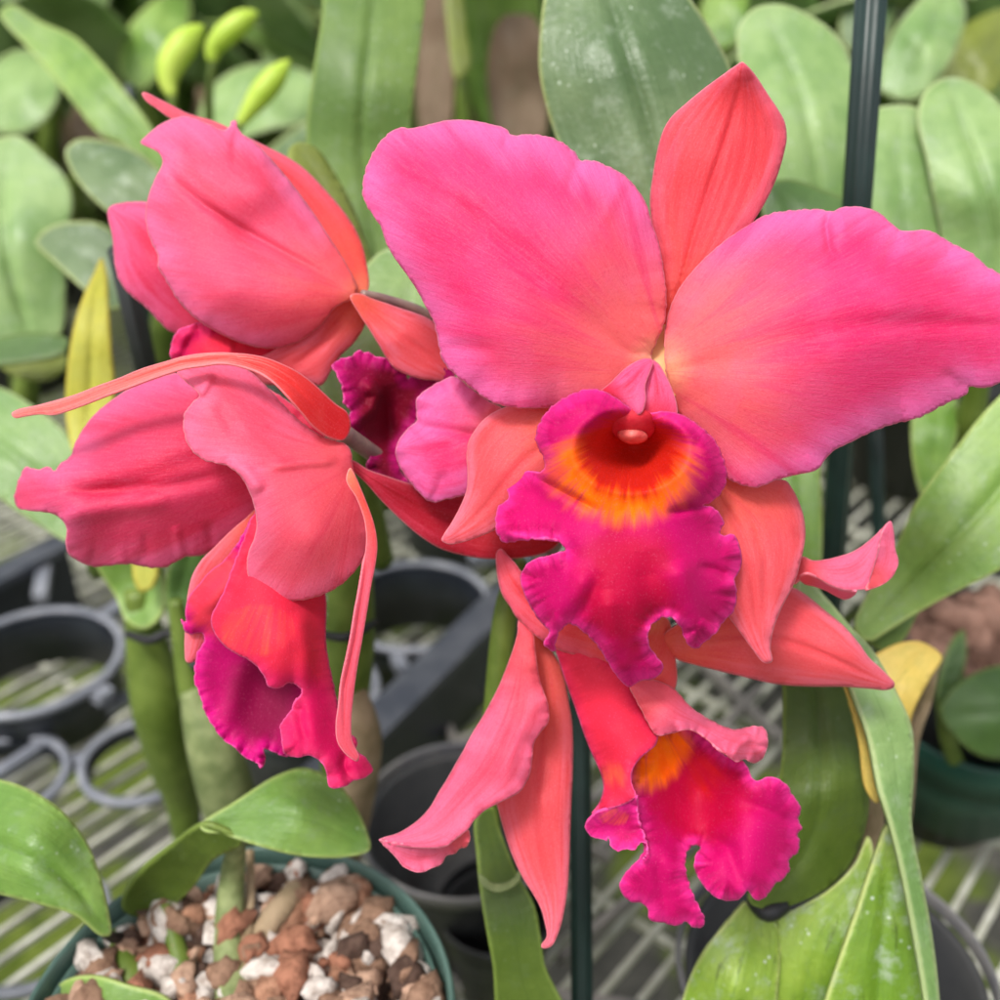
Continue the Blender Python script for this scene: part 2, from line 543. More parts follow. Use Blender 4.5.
def leaf_mat(name, a, b, edge, seed=0.0, spots=.25, rough=.42, trans=.12, stain=None, edge_w=.12, spec=.45):
    k = NT(name)
    s, t, e = (k.attr(x).outputs['Fac'] for x in 'ste')
    tex = k.n("ShaderNodeTexCoord").outputs['Object']
    lines = k.noise(k.vec(k.math('MULTIPLY', s, 60), k.math('MULTIPLY', t, 3.0), seed), 1, 4)
    soft = k.noise(tex, 22, 4, .6); cells = k.noise(tex, 420, 3, .65)
    c = k.mix(k.map(soft, .35, .65), a, b)
    c = k.mix(k.map(k.noise(tex, 260, 5, .7), .4, .7, 0, .35), c, k.mix(1, c, (.62, .72, .5), 'MULTIPLY'))
    c = k.mix(k.map(lines, .45, .65, 0, .4), c, k.mix(1, c, (.7, .78, .6), 'MULTIPLY'))
    mid = k.map(k.math('ABSOLUTE', k.math('SUBTRACT', s, .5)), .022, 0.0, 0, .6)
    c = k.mix(mid, c, k.mix(1, c, (.62, .7, .55), 'MULTIPLY'))
    c = k.mix(k.map(e, edge_w, 0.0, 0, .8), c, edge)
    # dried spray marks and dust
    vor = k.n("ShaderNodeTexVoronoi"); vor.inputs['Scale'].default_value = 300; k.l(tex, vor.inputs['Vector'])
    sp = k.math('MULTIPLY', k.map(vor.outputs['Distance'], .22, .08), k.map(k.noise(tex, 60, 2), .5, .62))
    c = k.mix(k.math('MULTIPLY', sp, spots), c, (.62, .7, .58))
    c = k.mix(k.map(k.noise(tex, 130, 5, .7), .5, .75, 0, spots * .8), c, (.42, .5, .38))
    if stain is not None:
        c = k.mix(k.map(k.noise(k.vec(k.math('MULTIPLY', s, 9), k.math('MULTIPLY', t, 3), seed), 1, 6, .75), .56, .68, 0, .75), c, stain)
    nb = k.bump(k.math('ADD', lines, k.math('MULTIPLY', cells, 1.2)), .45, .0008)
    ro = k.map(soft, .3, .7, rough - .08, rough + .12)
    return k.finish(c, ro, spec, trans, nb, coat=.08)


def simple_mat(name, a, b=None, scale=80, rough=.5, spec=.4, bump=.2, bdist=.0005, trans=0, detail=4, metallic=None):
    k = NT(name)
    tex = k.n("ShaderNodeTexCoord").outputs['Object']
    n1 = k.noise(tex, scale, detail, .6)
    c = k.mix(k.map(n1, .35, .68), a, b or a)
    return k.finish(c, rough, spec, trans, k.bump(k.noise(tex, scale * 5, 3), bump, bdist))


# petals: (throat, inner, main, margin, stripe)
M = {}
M['petal_front'] = petal_mat('petal_front', (.90, .42, .22), (.87, .14, .15), (.81, .040, .195), (.80, .145, .42), (.77, .008, .12), seed=1, t_in=.54, t_th=.09, vein=.20, stripe_amt=.8, stripe_w=.18, margin_w=1.1)
M['petal_coral'] = petal_mat('petal_coral', (.90, .22, .12), (.86, .105, .125), (.82, .082, .18), (.82, .155, .34), (.76, .030, .08), seed=2, stripe_amt=.5, stripe_w=.07, vein=.2)
M['petal_rose'] = petal_mat('petal_rose', (.80, .04, .08), (.76, .025, .08), (.74, .045, .14), (.80, .12, .29), (.68, .006, .05), seed=3, stripe_w=.2, vein=.2)
M['sepal'] = petal_mat('sepal', (.90, .26, .12), (.86, .10, .07), (.83, .062, .08), (.84, .12, .19), (.80, .03, .05), seed=4, stripe_amt=.3, stripe_w=.3, margin_w=.5, vein=.25)
M['sepal_arch'] = petal_mat('sepal_arch', (.72, .015, .02), (.78, .035, .03), (.85, .16, .13), (.88, .24, .22), (.75, .05, .05), seed=14, stripe_amt=.3, stripe_w=.1, margin_w=.2, vein=.15, t_in=.6, t_th=.25)
M['sepal_salmon'] = petal_mat('sepal_salmon', (.84, .12, .07), (.85, .125, .085), (.84, .10, .12), (.86, .17, .24), (.78, .05, .06), seed=5, stripe_amt=.3, stripe_w=.1, margin_w=.4, vein=.2)
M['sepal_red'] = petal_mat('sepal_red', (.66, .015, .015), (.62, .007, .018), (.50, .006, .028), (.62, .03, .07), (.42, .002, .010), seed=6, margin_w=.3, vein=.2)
M['lip_main'] = lip_mat('lip_main', (.74, .022, .235), (.50, .001, .110), (.44, .0005, .040), (.98, .13, .0), (.56, .012, .002), seed=1)
M['lip_dark'] = lip_mat('lip_dark', (.44, .003, .14), (.30, .001, .065), (.17, .001, .016), (1.0, .15, .0), (.25, .001, .004), seed=2)
M['lip_throat'] = lip_mat('lip_throat', (.58, .002, .18), (.46, .001, .115), (.22, .0005, .045), (.74, .035, .075), (.25, .001, .004), seed=5)
M['lip_outer'] = lip_mat('lip_outer', (.68, .03, .13), (.56, .004, .085), (.68, .020, .055), (.86, .15, .045), (.5, .004, .004), seed=3, rimk=1, radk=.15)
M['petal_soft'] = petal_mat('petal_soft', (.84, .10, .14), (.84, .10, .13), (.83, .085, .165), (.85, .16, .30), (.76, .035, .08), seed=12, stripe_amt=.3, stripe_w=.07, vein=.2)
M['column'] = simple_mat('column', (.60, .08, .08), (.70, .16, .14), 300, .45, .3)
M['column_back'] = simple_mat('column_back', (.50, .012, .03), (.58, .03, .05), 300, .6, .2)
M['flower_base'] = simple_mat('flower_base', (.84, .36, .14), (.82, .48, .22), 60, .5, .3, trans=.2)
M['pedicel'] = simple_mat('pedicel', (.20, .12, .12), (.30, .22, .18), 120, .5)

M['leaf_grey'] = leaf_mat('leaf_grey', (.085, .145, .055), (.16, .23, .105), (.42, .48, .18), 1, .5, .36)
M['leaf_mid'] = leaf_mat('leaf_mid', (.09, .165, .03), (.16, .25, .06), (.25, .34, .09), 2, .2, .5, spec=.3)
M['leaf_tan'] = leaf_mat('leaf_tan', (.13, .085, .055), (.22, .155, .11), (.2, .14, .08), 12, .1, .7, .1, spec=.15)
M['leaf_pale'] = leaf_mat('leaf_pale', (.15, .27, .075), (.28, .41, .15), (.40, .48, .22), 3, .4, .36, spec=.5)
M['leaf_fresh'] = leaf_mat('leaf_fresh', (.12, .24, .035), (.25, .39, .085), (.42, .52, .16), 4, .3, .36, spec=.5)
M['leaf_dark'] = leaf_mat('leaf_dark', (.045, .10, .018), (.075, .15, .03), (.14, .2, .05), 5, .1, trans=.08)
M['leaf_under'] = leaf_mat('leaf_under', (.06, .105, .008), (.10, .155, .016), (.2, .28, .05), 6, .05, .5, .2)
M['leaf_yellow'] = leaf_mat('leaf_yellow', (.72, .52, .10), (.76, .60, .18), (.7, .5, .12), 7, .08, .5, .25)
M['leaf_lime'] = leaf_mat('leaf_lime', (.50, .47, .045), (.56, .55, .10), (.5, .40, .05), 8, .08, .5, .25)
M['leaf_sheath'] = leaf_mat('leaf_sheath', (.15, .28, .02), (.32, .45, .06), (.55, .62, .22), 9, .9, .28, .2, stain=(.05, .08, .01), spec=.6)
M['leaf_olive'] = leaf_mat('leaf_olive', (.16, .19, .03), (.22, .26, .04), (.25, .3, .06), 10, .1)
M['stem'] = simple_mat('stem', (.075, .12, .012), (.13, .185, .03), 60, .5, .4, .25)
M['stem_pale'] = simple_mat('stem_pale', (.13, .17, .06), (.24, .28, .12), 110, .6, .3, .5, .001)
M['stem_dry'] = simple_mat('stem_dry', (.34, .25, .16), (.20, .15, .08), 70, .75, .2, .6, .001)
M['bud'] = simple_mat('bud', (.42, .60, .05), (.58, .72, .12), 60, .45, .4, .1, trans=.25)
M['stake_green'] = simple_mat('stake_green', (.006, .017, .015), (.010, .028, .024), 50, .38, .4, .15)
M['stake_black'] = simple_mat('stake_black', (.012, .014, .014), (.02, .023, .023), 50, .45, .4, .1)
M['tie'] = simple_mat('tie', (.01, .01, .01), (.016, .016, .018), 90, .5)
M['pot_green'] = simple_mat('pot_green', (.055, .105, .088), (.085, .145, .122), 40, .45, .4, .15)
M['pot_dark_green'] = simple_mat('pot_dark_green', (.01, .05, .035), (.014, .065, .045), 40, .4, .4, .1)
M['pot_grey'] = simple_mat('pot_grey', (.022, .023, .025), (.04, .04, .04), 30, .45, .45, .15)
M['rim_grey'] = simple_mat('rim_grey', (.10, .10, .11), (.16, .155, .15), 60, .4, .5, .15)
M['tray'] = simple_mat('tray', (.012, .015, .024), (.022, .027, .038), 35, .4, .5, .1)
M['tray_ring'] = simple_mat('tray_ring', (.15, .16, .19), (.26, .27, .30), 50, .42, .5, .1)
M['tray_rim'] = simple_mat('tray_rim', (.04, .045, .06), (.08, .085, .10), 50, .4, .5, .1)
M['wire'] = simple_mat('wire', (.34, .34, .27), (.50, .50, .43), 60, .6, .4, .2)
M['frame'] = simple_mat('frame', (.16, .15, .14), (.26, .24, .22), 40, .6, .3, .3)

# ------------------------------------------------------------------ ground and bench
def ground():
    k = NT('ground')
    tex = k.n("ShaderNodeTexCoord").outputs['Object']
    n1 = k.noise(tex, 5.5, 4, .6); n2 = k.noise(tex, 40, 5, .7)
    c = k.mix(k.map(n2, .3, .7), (.05, .05, .045), (.12, .115, .10))
    c = k.mix(k.map(n1, .44, .56), c, k.mix(k.map(n2, .3, .7), (.08, .12, .015), (.17, .22, .04)))
    m = k.finish(c, .9, .2, 0, k.bump(n2, .6, .01))
    o = link_mesh('ground', [(-40, -8, -.42), (40, -8, -.42), (40, 60, -.42), (-40, 60, -.42)], [(0, 1, 2, 3)], m, smooth=False)
    tag(o, kind='structure')
ground()


def box_data(c, sx, sy, sz, rot=0.0):
    V = []; cs, sn = math.cos(rot), math.sin(rot)
    for x in (-sx / 2, sx / 2):
        for y in (-sy / 2, sy / 2):
            for z in (-sz / 2, sz / 2):
                V.append(Vector((c[0] + x * cs - y * sn, c[1] + x * sn + y * cs, c[2] + z)))
    F = [(0, 1, 3, 2), (4, 6, 7, 5), (0, 4, 5, 1), (2, 3, 7, 6), (0, 2, 6, 4), (1, 5, 7, 3)]
    return V, F


def merge(parts):
    V = []; F = []
    for v, f in parts:
        o = len(V); V += list(v); F += [tuple(i + o for i in ff) for ff in f]
    return V, F


def bar(a, b, r, seg=6):
    return tube_data([a, (Vector(a) + Vector(b)) / 2, b], [r, r, r], seg=seg, nres=1)


BW = [G(0, 700, 0), G(100, 647, 0)]
wdir = (BW[1] - BW[0]).normalized()
yaw = math.atan2(wdir.y, wdir.x)
bench = empty('bench', (0, 1.2, 0), "pale wire mesh greenhouse bench under the pots and trays", "bench")
ws = []; ctr = Vector((0, 1.1, 0))
perp = Vector((-wdir.y, wdir.x, 0))
for i in range(-125, 126):
    c = ctr + perp * (i * .0145)
    h = math.sqrt(max(0.01, 1.85 ** 2 - (i * .0145) ** 2))
    v, f = box_data((c.x, c.y, -.003), 2 * h, .0030, .003, yaw)
    ws.append((v, f))
link_mesh('wire_mesh', *merge(ws), M['wire'], bench, smooth=False)
ws = []
for i in range(-22, 23):
    c = ctr + wdir * (i * .08 + .02)
    h = math.sqrt(max(0.01, 1.85 ** 2 - (i * .08) ** 2))
    ws.append(box_data((c.x, c.y, -.0065), .004, 2 * h, .003, yaw))
link_mesh('cross_wires', *merge(ws), M['wire'], bench, smooth=False)
for i in range(-1, 2):
    c = ctr + wdir * (i * .9)
    v, f = box_data((c.x, c.y, -.03), .03, 3.2, .035, yaw)
    link_mesh('frame_rail', v, f, M['frame'], bench, smooth=False)
for sx in (-.8, .8):
    for sy in (-.7, .9):
        c = ctr + wdir * sx + perp * sy
        v, f = box_data((c.x, c.y, -.235), .035, .035, .37, yaw)
        link_mesh('leg', v, f, M['frame'], bench, smooth=False)


# ------------------------------------------------------------------ plant trays with round cells
def ring_data(c, r, w, h, th=.0022):
    """flat round cell rim with a short cylindrical wall"""
    V = []; F = []; seg = 72
    prof = [(r, -h), (r, 0), (r + w, 0), (r + w, -.004), (r + th, -.004), (r + th, -h)]
    for (rr, z) in prof:
        for k in range(seg):
            a = 2 * math.pi * k / seg
            V.append(Vector(c) + Vector((rr * math.cos(a), rr * math.sin(a), z)))
    for i in range(len(prof)):
        i2 = (i + 1) % len(prof)
        for k in range(seg):
            k2 = (k + 1) % seg
            F.append((i * seg + k, i * seg + k2, i2 * seg + k2, i2 * seg + k))
    return V, F


def tray(label, cells, z, rails, walls, wall=.008, name='plant_tray', ringmat='tray_ring'):
    c0 = G(cells[0][0], cells[0][1], 0)
    t = empty(name, (c0.x, c0.y, 0), label, "tray")
    cents = []
    for (x, y, hw) in cells:
        c = G(x, y, z); r = hw * depth_of(c) / FPX
        cents.append((c, r))
        link_mesh('cell_ring', *ring_data(c, r - .0042, .0042, .0035), M[ringmat], t)
        lathe('cell_wall', (c.x, c.y, 0), [(r - .0035, z - .0036), (r - .0035 - wall * .06, z - wall), (r - .0055 - wall * .06, z - wall), (r - .0052, z - .0036)], M['tray'], t)
    rl = []
    for (xa, ya, xb, yb, w) in rails:
        a = G(xa, ya, z - .006); b = G(xb, yb, z - .006)
        d = b - a; m = (a + b) / 2
        rl.append(box_data(m, d.length, w, .006, math.atan2(d.y, d.x)))
    for v_, f_ in rl: link_mesh('rib', v_, f_, M[ringmat], t, smooth=False)
    for (xa, ya, xb, yb, w) in walls:
        a = G(xa, ya, z); b = G(xb, yb, z)
        d = b - a; m = (a + b) / 2; m.z = z / 2 + .001
        o = link_mesh('side_wall', *box_data(m, d.length, w, z - .004, math.atan2(d.y, d.x)), M['tray'], t, smooth=False)
        mm = (a + b) / 2; mm.z = z + .001
        link_mesh('rim', *box_data(mm, d.length + .004, w + .006, .005, math.atan2(d.y, d.x)), M['tray_rim'], t, smooth=False)
    return t


tray("slate grey tray of small round cells left of the cane with a black tie",
     [(5, 775, 62), (142, 757, 62), (30, 925, 78)], .03,
     [(68, 766, 82, 760, .008), (105, 709, 215, 655, .006), (-40, 800, 108, 703, .006), (60, 735, 118, 700, .007), (185, 705, 205, 690, .007), (20, 838, -60, 900, .007)],
     [])
tray("dark slate tray holding a large round cell, behind the smaller cells at the left edge",
     [(33, 657, 88)], .05,
     [(40, 598, 46, 560, .008), (100, 620, 130, 600, .008), (-60, 600, -40, 625, .008), (95, 700, 110, 690, .008)],
     [(-120, 640, 62, 545, .012)], wall=.035)
tray("deep slate tray seen between the lower left bloom and the bottom petals",
     [(415, 602, 78), (465, 480, 70), (300, 690, 80)], .055,
     [(396, 657, 404, 672, .007), (470, 560, 520, 550, .007), (330, 530, 310, 520, .008)],
     [(300, 800, 545, 560, .014)], wall=.045)
tray("thin wire edged tray with open lattice beside the slate tray wall",
     [(560, 760, 60)], .02,
     [(372, 775, 512, 640, .004), (437, 695, 455, 745, .004), (460, 675, 490, 690, .004), (455, 745, 560, 700, .004), (600, 700, 760, 740, .004), (640, 690, 700, 650, .004), (600, 850, 760, 690, .0035), (560, 960, 700, 840, .0035),
      (690, 650, 780, 740, .004), (440, 980, 640, 1010, .005), (490, 800, 610, 860, .003)],
     [], ringmat='frame')


# ------------------------------------------------------------------ pots
def pot(label, x, y, hw, ztop, h, mat, rimmat=None, fill=None, name='flower_pot', rimh=.018):
    c = G(x, y, ztop); r = hw * depth_of(c) / FPX
    p = empty(name, (c.x, c.y, ztop - h), label, "pot")
    b = Vector((c.x, c.y, ztop - h))
    lathe('pot_body', b, [(0.001, 0), (r * .74, 0), (r * .94, h - rimh), (r * .94, h - .004), (r * .92, h - .004), (r * .88, h - rimh), (r * .70, .004), (0.001, .004)], M[mat], p)
    lathe('rim', b, [(r * .965, h - rimh), (r * 1.0, h - rimh), (r * 1.005, h - .001), (r * .988, h + .0012), (r * .972, h), (r * .965, h - .003), (r * .965, h - rimh)], M[rimmat or mat], p)
    return p, c, r


def mix_mat():
    k = NT('potting_mix')
    g = k.n("ShaderNodeNewGeometry")
    c = k.ramp(g.outputs['Random Per Island'], [(0, (.66, .60, .55)), (.2, (.74, .70, .66)), (.27, (.36, .16, .10)), (.42, (.42, .22, .14)), (.52, (.30, .18, .12)), (.72, (.48, .31, .22)), (.9, (.10, .06, .045)), (1, (.34, .19, .12))])
    [setattr(n, 'interpolation', 'CONSTANT') for n in [c.node.color_ramp]]
    tex = k.n("ShaderNodeTexCoord").outputs['Object']
    n1 = k.noise(tex, 260, 5, .7)
    c = k.mix(k.map(n1, .35, .7), c, k.mix(1, c, (.5, .45, .42), 'MULTIPLY'))
    return k.finish(c, .9, .25, 0, k.bump(n1, .9, .002))
M['mix'] = mix_mat()
M['bark_far'] = simple_mat('bark_far', (.10, .055, .04), (.26, .15, .115), 60, .95, .1, .8, .002)
M['soil'] = simple_mat('soil', (.07, .04, .025), (.16, .09, .055), 150, .95, .1, .8, .002)


def chunks(name, c, r, n, size, seed, label, cat="potting mix", mat='mix'):
    rnd = random.Random(seed); parts = []
    import bmesh
    bm = bmesh.new(); bmesh.ops.create_icosphere(bm, subdivisions=2, radius=1)
    base = [v.co.copy() for v in bm.verts]; fs = [tuple(v.index for v in f.verts) for f in bm.faces]; bm.free()
    for i in range(n):
        a = rnd.random() * 6.283; rr = r * math.sqrt(rnd.random())
        s = size * rnd.choice([.35, .45, .6, .8, 1.0, 1.3, 1.5])
        pos = Vector((c[0] + rr * math.cos(a), c[1] + rr * math.sin(a), c[2] + rnd.uniform(-.006, .006)))
        sc = Vector((rnd.uniform(.7, 1.5), rnd.uniform(.6, 1.1), rnd.uniform(.5, .9)))
        R = Matrix.Rotation(rnd.random() * 6, 3, 'Z') @ Matrix.Rotation(rnd.random() * 6, 3, 'X')
        o = Vector((rnd.random() * 50, rnd.random() * 50, i))
        V = []
        for v in base:
            w = v * (1 + .6 * noise.noise(v * 1.3 + o) + .35 * noise.noise(v * 3.1 + o))
            V.append(pos + R @ Vector((w.x * sc.x, w.y * sc.y, w.z * sc.z)) * s)
        parts.append((V, fs))
    seg = 40
    V = [Vector(c) + Vector((0, 0, -.004))] + [Vector(c) + Vector((r * 1.02 * math.cos(6.2832 * k / seg), r * 1.02 * math.sin(6.2832 * k / seg), -.006)) for k in range(seg)]
    parts.append((V, [(0, 1 + k, 1 + (k + 1) % seg) for k in range(seg)]))
    o = link_mesh(name, *merge(parts), M[mat])
    tag(o, label, cat, kind='stuff')
    return o


_, pc, pr = pot("round green plastic pot filled with bark and perlite at the bottom left", 238, 1015, 217, .150, .115, 'pot_green')
chunks('potting_mix', (pc.x, pc.y, .142), pr * .90, 900, .0045, 3, "chunky bark clay and white perlite mix in the green pot")
pot("empty dark grey pot with a pale rim under the pink bottom petal", 462, 815, 104, .075, .07, 'pot_grey', 'rim_grey', rimh=.006)
pot("grey pot with a thin light rim at the bottom right behind the sheathed canes", 836, 968, 158, .10, .09, 'pot_grey', 'rim_grey', rimh=.005)
pot("black pot on the bench below the hooked coral sepal", 497, 905, 60, .05, .045, 'pot_grey', rimh=.008)
_, c2, r2 = pot("dark green pot at the right edge under the round leaf", 978, 708, 92, .095, .052, 'pot_dark_green')
_, c3, r3 = pot("black pot of brown bark beyond the yellow leaf on the right", 985, 635, 80, .12, .11, 'pot_grey')
chunks('potting_mix', (c3.x, c3.y, .112), r3 * .86, 120, .008, 5, "brown bark chips in the pot beyond the yellow leaf", mat='bark_far')


# ------------------------------------------------------------------ traced foreground and middle plants
def leaf(parent, outline, ctrl, D, mat, base=None, tip=None, groove=1.5, step=5, th=.0016, label=None, **kw):
    kw.setdefault('ruffle', (0, 60, 10)); kw.setdefault('groove_w', .09)
    return build('leaf', parent, [patch(outline, ctrl, D, base, tip, step=step, groove=groove, **kw)], M[mat], th, label)


def plant(px, py, z, label, cat="orchid plant", group=None, name='orchid_plant'):
    g = G(px, py, z)
    return empty(name, g, label, cat, group)


def cane(parent, pts, mat='stem', seg=14, name='pseudobulb'):
    """pts: (x, y, depth, half width in pixels)"""
    return tube(name, [P(x, y, d) for x, y, d, r in pts], [r * d / FPX for x, y, d, r in pts], M[mat], parent, seg=seg)


# --- plant in the green pot (bottom left)
p = empty('orchid_plant', (pc.x, pc.y, .14), "orchid in the green pot with a folded leaf arching over the bark", "orchid plant")
lf = leaf(p, [(200, 826), (235, 803), (280, 776), (305, 770), (330, 780), (350, 800), (366, 832), (369, 850), (345, 857), (300, 855), (250, 843), (222, 834), (205, 832)],
     [(200, 826, 0), (369, 845, -6), (300, 770, -16), (300, 812, 2), (300, 855, 2), (240, 800, -4), (230, 838, 1)], .300, 'leaf_fresh', (200, 826), (369, 850), step=4, seed=3, groove=1, label="arching leaf with its pale upper face showing")
build('leaf_base', lf, [patch([(202, 823), (170, 845), (140, 870), (125, 890), (122, 905), (132, 914), (150, 914), (172, 906), (195, 885), (215, 858), (243, 841), (224, 828)],
     [(200, 826, -.6), (125, 890, -22), (145, 914, -30), (215, 857, -6), (240, 841, -.6), (165, 880, -24)], .300, (215, 830), (124, 900), step=4, seed=4)],
    M['leaf_under'], .0015)
cane(p, [(238, 838, .306, 8), (233, 870, .322, 12), (229, 930, .322, 15), (232, 1010, .305, 17)], 'stem_pale')
cane(p, [(250, 850, .33, 4), (250, 900, .328, 5), (246, 960, .315, 7), (250, 1030, .305, 9)], 'stem_dry')
cane(p, [(310, 858, .36, 8), (292, 895, .335, 12), (268, 925, .325, 13), (252, 960, .32, 12)], 'stem_dry', name='old_cane')
cane(p, [(165, 905, .325, 6), (178, 955, .318, 11), (200, 1030, .305, 13)], 'stem')
cane(p, [(114, 932, .325, 6), (130, 975, .315, 14), (160, 1040, .305, 16)], 'stem')
leaf(p, [(55, 1040), (60, 985), (90, 975), (130, 985), (170, 1000), (185, 1040)], [(55, 1040, 0), (60, 985, 0), (170, 1000, 8), (110, 1000, 8)], .308, 'leaf_fresh', (180, 1040), (60, 985))

# --- leaf from the lower left edge
p = plant(-90, 985, 0, "orchid whose broad green leaf enters at the lower left edge")
leaf(p, [(-60, 800), (-40, 772), (0, 780), (30, 791), (60, 811), (85, 842), (100, 880), (108, 912), (110, 934), (100, 935), (75, 915), (40, 903), (0, 893), (-40, 885), (-75, 850)],
     [(-60, 830, -18), (110, 935, -6), (0, 780, -16), (85, 842, -8), (30, 850, 4), (0, 893, -2), (75, 915, 0)], .29, 'leaf_fresh', (-75, 840), (108, 934), groove=2.5, seed=5)
cane(p, [(100, 930, .305, 4), (118, 938, .32, 6), (140, 925, .335, 5), (150, 915, .34, 5)], 'tie', name='leaf_tie')
cane(p, [(-70, 845, .31, 10), (-90, 900, .35, 18), (-100, 1000, .42, 16)], 'stem')

# --- canes under the lower left flower
p = plant(185, 850, 0, "tied pair of green canes standing below the lower left bloom")
cane(p, [(136, 590, .40, 12), (146, 640, .41, 20), (158, 700, .42, 27), (172, 760, .44, 24), (182, 800, .455, 17), (190, 850, .47, 14)], 'stem')
cane(p, [(190, 690, .375, 10), (200, 710, .378, 19), (214, 750, .38, 26), (228, 800, .39, 27), (236, 850, .40, 20)], 'stem_pale')
cane(p, [(176, 600, .37, 7), (182, 640, .375, 10), (192, 700, .38, 13)], 'stem')
leaf(p, [(96, 560), (116, 597), (128, 622), (146, 629), (161, 617), (166, 600), (160, 560), (140, 520), (105, 530)], [(96, 560, 0), (146, 629, 0), (160, 560, 0), (130, 590, -7)], .395, 'leaf_fresh', (150, 629), (120, 520))
leaf(p, [(133, 560), (135, 582), (142, 592), (152, 588), (158, 575), (156, 540), (140, 535)], [(133, 560, 0), (142, 592, 0), (156, 540, 0)], .385, 'leaf_lime', (145, 592), (150, 535), groove=.5)
leaf(p, [(168, 571), (166, 597), (171, 627), (181, 645), (187, 620), (194, 588), (206, 556), (210, 520), (185, 530)], [(168, 571, 0), (181, 645, 0), (206, 556, 6), (185, 590, -4)], .385, 'leaf_dark', (181, 645), (205, 520))
cane(p, [(128, 634, .395, 4), (150, 640, .385, 5), (172, 634, .382, 4), (196, 668, .37, 4)], 'tie', name='plant_tie')

# --- cane behind the hanging strip sepal
p = plant(352, 790, 0, "olive cane with a black tie behind the hanging strip sepal")
cane(p, [(345, 470, .33, 16), (350, 560, .345, 22), (350, 640, .36, 25), (345, 700, .375, 24), (338, 800, .40, 18)], 'stem')
cane(p, [(352, 690, .365, 14), (358, 740, .372, 24), (352, 800, .39, 22), (345, 850, .41, 18)], 'stem_dry', name='old_cane')
cane(p, [(320, 634, .345, 4), (348, 637, .335, 5), (376, 622, .345, 4)], 'tie', name='plant_tie')

# --- flowering cane bottom centre
p = plant(550, 1010, 0, "slender green cane with a split sheath beside the dark green stake")
cane(p, [(520, 560, .30, 7), (506, 610, .305, 12), (497, 700, .31, 13), (489, 800, .315, 12), (494, 880, .32, 13), (515, 950, .33, 18), (540, 1050, .35, 17)], 'stem')
build('sheath', p, [patch([(476, 815), (492, 806), (500, 830), (517, 873), (534, 905), (540, 935), (545, 965), (570, 1030), (505, 1030), (492, 960), (482, 905), (477, 860)],
     [(476, 815, 0), (517, 873, 0), (570, 1030, 0), (505, 1030, 0), (505, 920, 5)], .305, (540, 1030), (480, 812), step=4)], M['leaf_under'], .001)
build('sheath', p, [patch([(479, 874), (495, 884), (512, 880), (520, 870), (521, 878), (512, 888), (496, 892), (481, 884)], [(479, 874, 0), (520, 870, 0), (496, 890, 3)], .298, step=2)], M['stem_pale'], .001)

# --- right-hand plant in front (broad leaves, sheathed canes)
p = plant(850, 1080, 0, "orchid with a broad dark leaf and mottled lime sheaths at the bottom right")
leaf(p, [(786, 640), (783, 700), (782, 760), (776, 810), (765, 860), (748, 900), (765, 908), (779, 907), (803, 899), (827, 886), (849, 864), (862, 833), (867, 802), (864, 765), (856, 725), (846, 690), (835, 640)],
     [(786, 640, -4), (835, 640, -6), (775, 905, -2), (862, 833, -8), (820, 790, 4), (783, 760, -6), (856, 725, -7)], .30, 'leaf_under', (770, 907), (815, 640), groove=1.5, seed=7, label="broad dark green leaf seen from its underside")
leaf(p, [(800, 575), (825, 598), (852, 630), (871, 650), (893, 688), (910, 727), (912, 771), (910, 824), (920, 877), (931, 938), (938, 1000), (940, 1050), (930, 1050), (924, 1000), (913, 934), (900, 868), (889, 824), (878, 789), (867, 736), (854, 701), (842, 670), (800, 610)],
     [(800, 590, -12), (871, 650, -2), (893, 688, 2), (912, 771, 2), (889, 800, 8), (867, 736, 6), (931, 938, 6), (938, 1040, 8), (913, 934, 8)], .29, 'leaf_pale', (934, 1050), (802, 580), groove=.3, seed=8, label="long pale leaf folded along its length")
leaf(p, [(842, 680), (852, 712), (859, 745), (865, 788), (876, 803), (880, 790), (868, 740), (854, 700)],
     [(842, 680, 0), (865, 788, 0), (880, 790, 0)], .292, 'leaf_yellow', (876, 803), (842, 680), groove=.2, step=4)
leaf(p, [(889, 822), (900, 868), (913, 934), (926, 1000), (930, 1050), (810, 1050), (825, 1000), (840, 955), (856, 910), (872, 862)],
     [(889, 826, 0), (930, 1050, 2), (810, 1050, 2), (860, 960, 4), (900, 950, 2)], .297, 'leaf_sheath', (870, 1050), (888, 824), groove=2, seed=9, label="mottled green blade with dark spots")
leaf(p, [(775, 922), (800, 907), (830, 889), (855, 863), (868, 836), (874, 858), (858, 910), (840, 958), (828, 1050), (762, 1050), (772, 985), (779, 950)],
     [(775, 922, -4), (868, 836, 0), (828, 1040, 0), (762, 1050, -2), (820, 950, 5)], .306, 'leaf_sheath', (800, 1050), (866, 838), groove=1.2, seed=10)
leaf(p, [(748, 901), (728, 920), (708, 946), (686, 990), (676, 1050), (765, 1050), (777, 985), (779, 950), (777, 925), (765, 912)],
     [(748, 901, -4), (686, 990, -4), (676, 1050, -3), (765, 1050, -1), (779, 950, -2), (735, 985, 6)], .305, 'leaf_sheath', (722, 1050), (750, 902), groove=-1, seed=11, veinz=.25, label="lime green ribbed sheath over a swollen cane")
cane(p, [(752, 900, .309, 7), (768, 912, .302, 10), (786, 905, .303, 7)], 'tie', name='leaf_joint')
cane(p, [(862, 700, .315, 6), (872, 780, .32, 10), (868, 850, .33, 16), (860, 960, .35, 26), (855, 1080, .37, 26)], 'stem_dry')
p = plant(860, 870, 0, "withered yellow leaf on a brown cane right of the long pale leaf")
